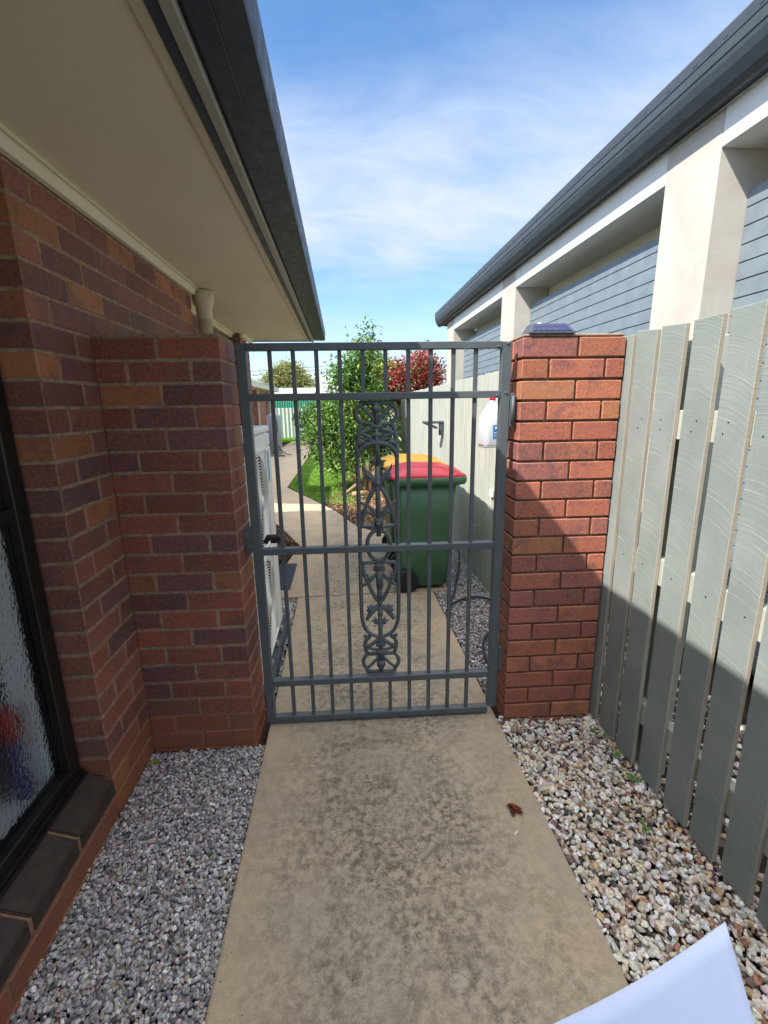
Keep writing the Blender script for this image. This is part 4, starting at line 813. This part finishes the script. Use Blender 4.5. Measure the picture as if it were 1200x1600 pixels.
plant('red_leaved_shrub', (1.72,10.2,0), 'red leaved shrub showing above the fence beside the rendered column', 'shrub',
 [(-.12,0,1.95,.38,.55,.36,3),(.2,0,2.15,.36,.5,.36,3),(-.32,0,1.85,.25,.4,.3,1.4),(.05,0,2.5,.25,.4,.16,.8),(.3,.1,1.7,.3,.4,.3,1),(-.60,-.7,1.95,.28,.3,.34,2.6),(-.80,-.9,1.85,.22,.25,.26,1.3),(-.4,-.3,2.15,.3,.4,.3,1.6)], 15000, .085, [(.48,.045,.045,4),(.30,.04,.045,3),(.10,.13,.05,3),(.55,.12,.10,1.5),(.24,.26,.10,2.4)],
 [([(0,0,0),(0,0,1.),(0,0,2.2)],.04,.01)])
plant('dark_green_bush', (-.72,19.9,0), 'dense darker bush at the far end of the lawn before the green fence', 'bush',
 [(-.35,0,.95,.62,.6,.6,3),(.3,0,1.2,.7,.6,.7,3),(-.2,0,.45,.62,.6,.4,2),(-.95,-.1,1.22,.32,.2,.10,.25),(.8,.2,1.6,.7,.6,.8,2)], 9000, .14, [(.05,.14,.03,4),(.09,.21,.045,3),(.16,.30,.06,1.5)],
 [([(0,0,-.1),(0,0,.6),(.1,0,1.2)],.06,.02)])
plant('broad_tree', (-4.5,41,0), 'rounded olive green tree behind the pale corrugated roof in the distance', 'tree',
 [(0,0,3.4,1.6,1.5,1.4,3),(-1.1,0,3.1,1.2,1.2,1.1,2),(1.1,0,3.1,1.25,1.2,1.0,2),(.2,0,4.3,1.1,1.1,.85,1.6),(-.7,0,4.0,.9,1,.8,1.2),(.9,0,3.9,.8,1,.7,1),(-1.5,0,2.4,.9,1,.8,1),(1.7,0,2.5,.8,1,.8,1)], 18000, .27, [(.36,.38,.12,4),(.26,.29,.10,3),(.46,.44,.16,2),(.16,.19,.07,2)],
 [([(0,0,-.2),(.05,0,1.2),(0,0,2.6),(.1,0,4.2)],.22,.05),([(0,0,1.2),(-.8,0,2.4),(-1.2,0,3.4)],.12,.03),([(0,0,1.3),(.9,0,2.5),(1.3,0,3.3)],.12,.03)])
b = MB(); b.tube([(.16,7.42,.10),(.40,7.62,.08)], .045, 12); b.build('cut_log', mat_plain('pale split wood',(.42,.28,.15),.85,.2,.3,25,.5), label='short pale cut log lying on the mulch below the bush', cat='log')
b = MB(); b.tube([(.02,7.75,.05),(.26,7.80,.22)], .030, 10); b.build('cut_branch', mat_plain('grey cut branch',(.30,.21,.13),.85,.2,.3,25,.5), label='thinner cut branch propped behind the pale log under the bush', cat='branch')
# tree trunk shadowing the fence is left to the bushes; far boundary
def corrug(name, x0, x1, y, z0, z1, pitch, mat, amp=.02, n=4, **k):
    V = []; F = []; m = int((x1-x0)/pitch*n); 
    for i in range(m+1):
        x = x0+(x1-x0)*i/m; yy = y+amp*math.sin(2*math.pi*i/n+.6); V += [(x,yy,z0),(x,yy,z1),(x,yy+.004,z0),(x,yy+.004,z1)]
    for i in range(m): a0 = 4*i; F += [(a0,a0+4,a0+5,a0+1),(a0+2,a0+3,a0+7,a0+6),(a0+1,a0+5,a0+7,a0+3)]
    b = MB(); b.add(V, F); return b.build(name, mat, **k)
ff = empty('far_steel_fence', (-5,24.0,0), label='pale green ribbed steel fence closing the far end of the yard', cat='fence')
o = corrug('ribbed_sheet', -5.5, -.2, 24.0, -.05, 1.50, .19, M['farfence'], .03, 6, parent=ff); o.location = (5,-24.,0)
o = corrug('top_sheet', -5.5, 3.2, 24.3, 1.2, 1.84, .12, M['fargreen'], .02, 4); tag(o, 'strip of darker green ribbed sheet above the far pale fence', 'fence')
o = corrug('grey_green_fence', -1.95, 1.1, 21.6, -.05, 1.14, .15, M['teal'], .02, 4); tag(o, 'low grey green steel fence half hidden behind the dark bush', 'fence')
fh = empty('far_house', (-1,34,0), label='distant house with pale corrugated roof behind the far fence', cat='house')
b = MB(); n_ = 90; V = []; F = []
for i in range(n_*4+1):
    x = -5.6+13.*i/(n_*4); d_ = .03*math.sin(math.pi*i/2); V += [(x,30,2.33+d_),(x,34.5,2.90+d_)]
for i in range(n_*4): F.append((2*i,2*i+2,2*i+3,2*i+1))
b.add(V, F); hp('roof', b, M['whiteroof'], fh); hp('wall', boxes(((-5.2,30.6,-.1),(7,34,2.30))), M['cream'], fh)
b = MB()
for dz, y, xo in ((0,25.,0),(-.17,25.3,.1)):
    P = []
    for i in range(41): x = -30+60*i/40; P.append((x,y,3.66+dz+.063*(x-.1)-.0004*0*(x)**2))
    b.tube(P, .012, 5)
b.build('power_lines', M['cable'], label='two thin power lines crossing the sky above the far roofs', cat='power lines')
b = MB(); b.tube([(-4.02,28.,2.3),(-4.02,28.,3.35)], .03, 8); b.build('vent_pipe', M['steel'], label='thin pale pipe standing above the far roof before the tree', cat='pipe')
fh2 = empty('hipped_house', (4.4,40.,0), label='grey roofed white house glimpsed above the red leaved shrub', cat='house')
b = MB(); b.add([(1.6,38,3.9),(6.5,38,3.9),(6.5,44,5.4),(3.0,44,5.4)], [(0,1,2,3)]); b.box((1.55,37.98,3.75),(6.5,38.02,3.9)); hp('roof', b, M['roof'], fh2); hp('wall', boxes(((1.8,38.3,-.1),(6.5,43,3.74))), M['white'], fh2)
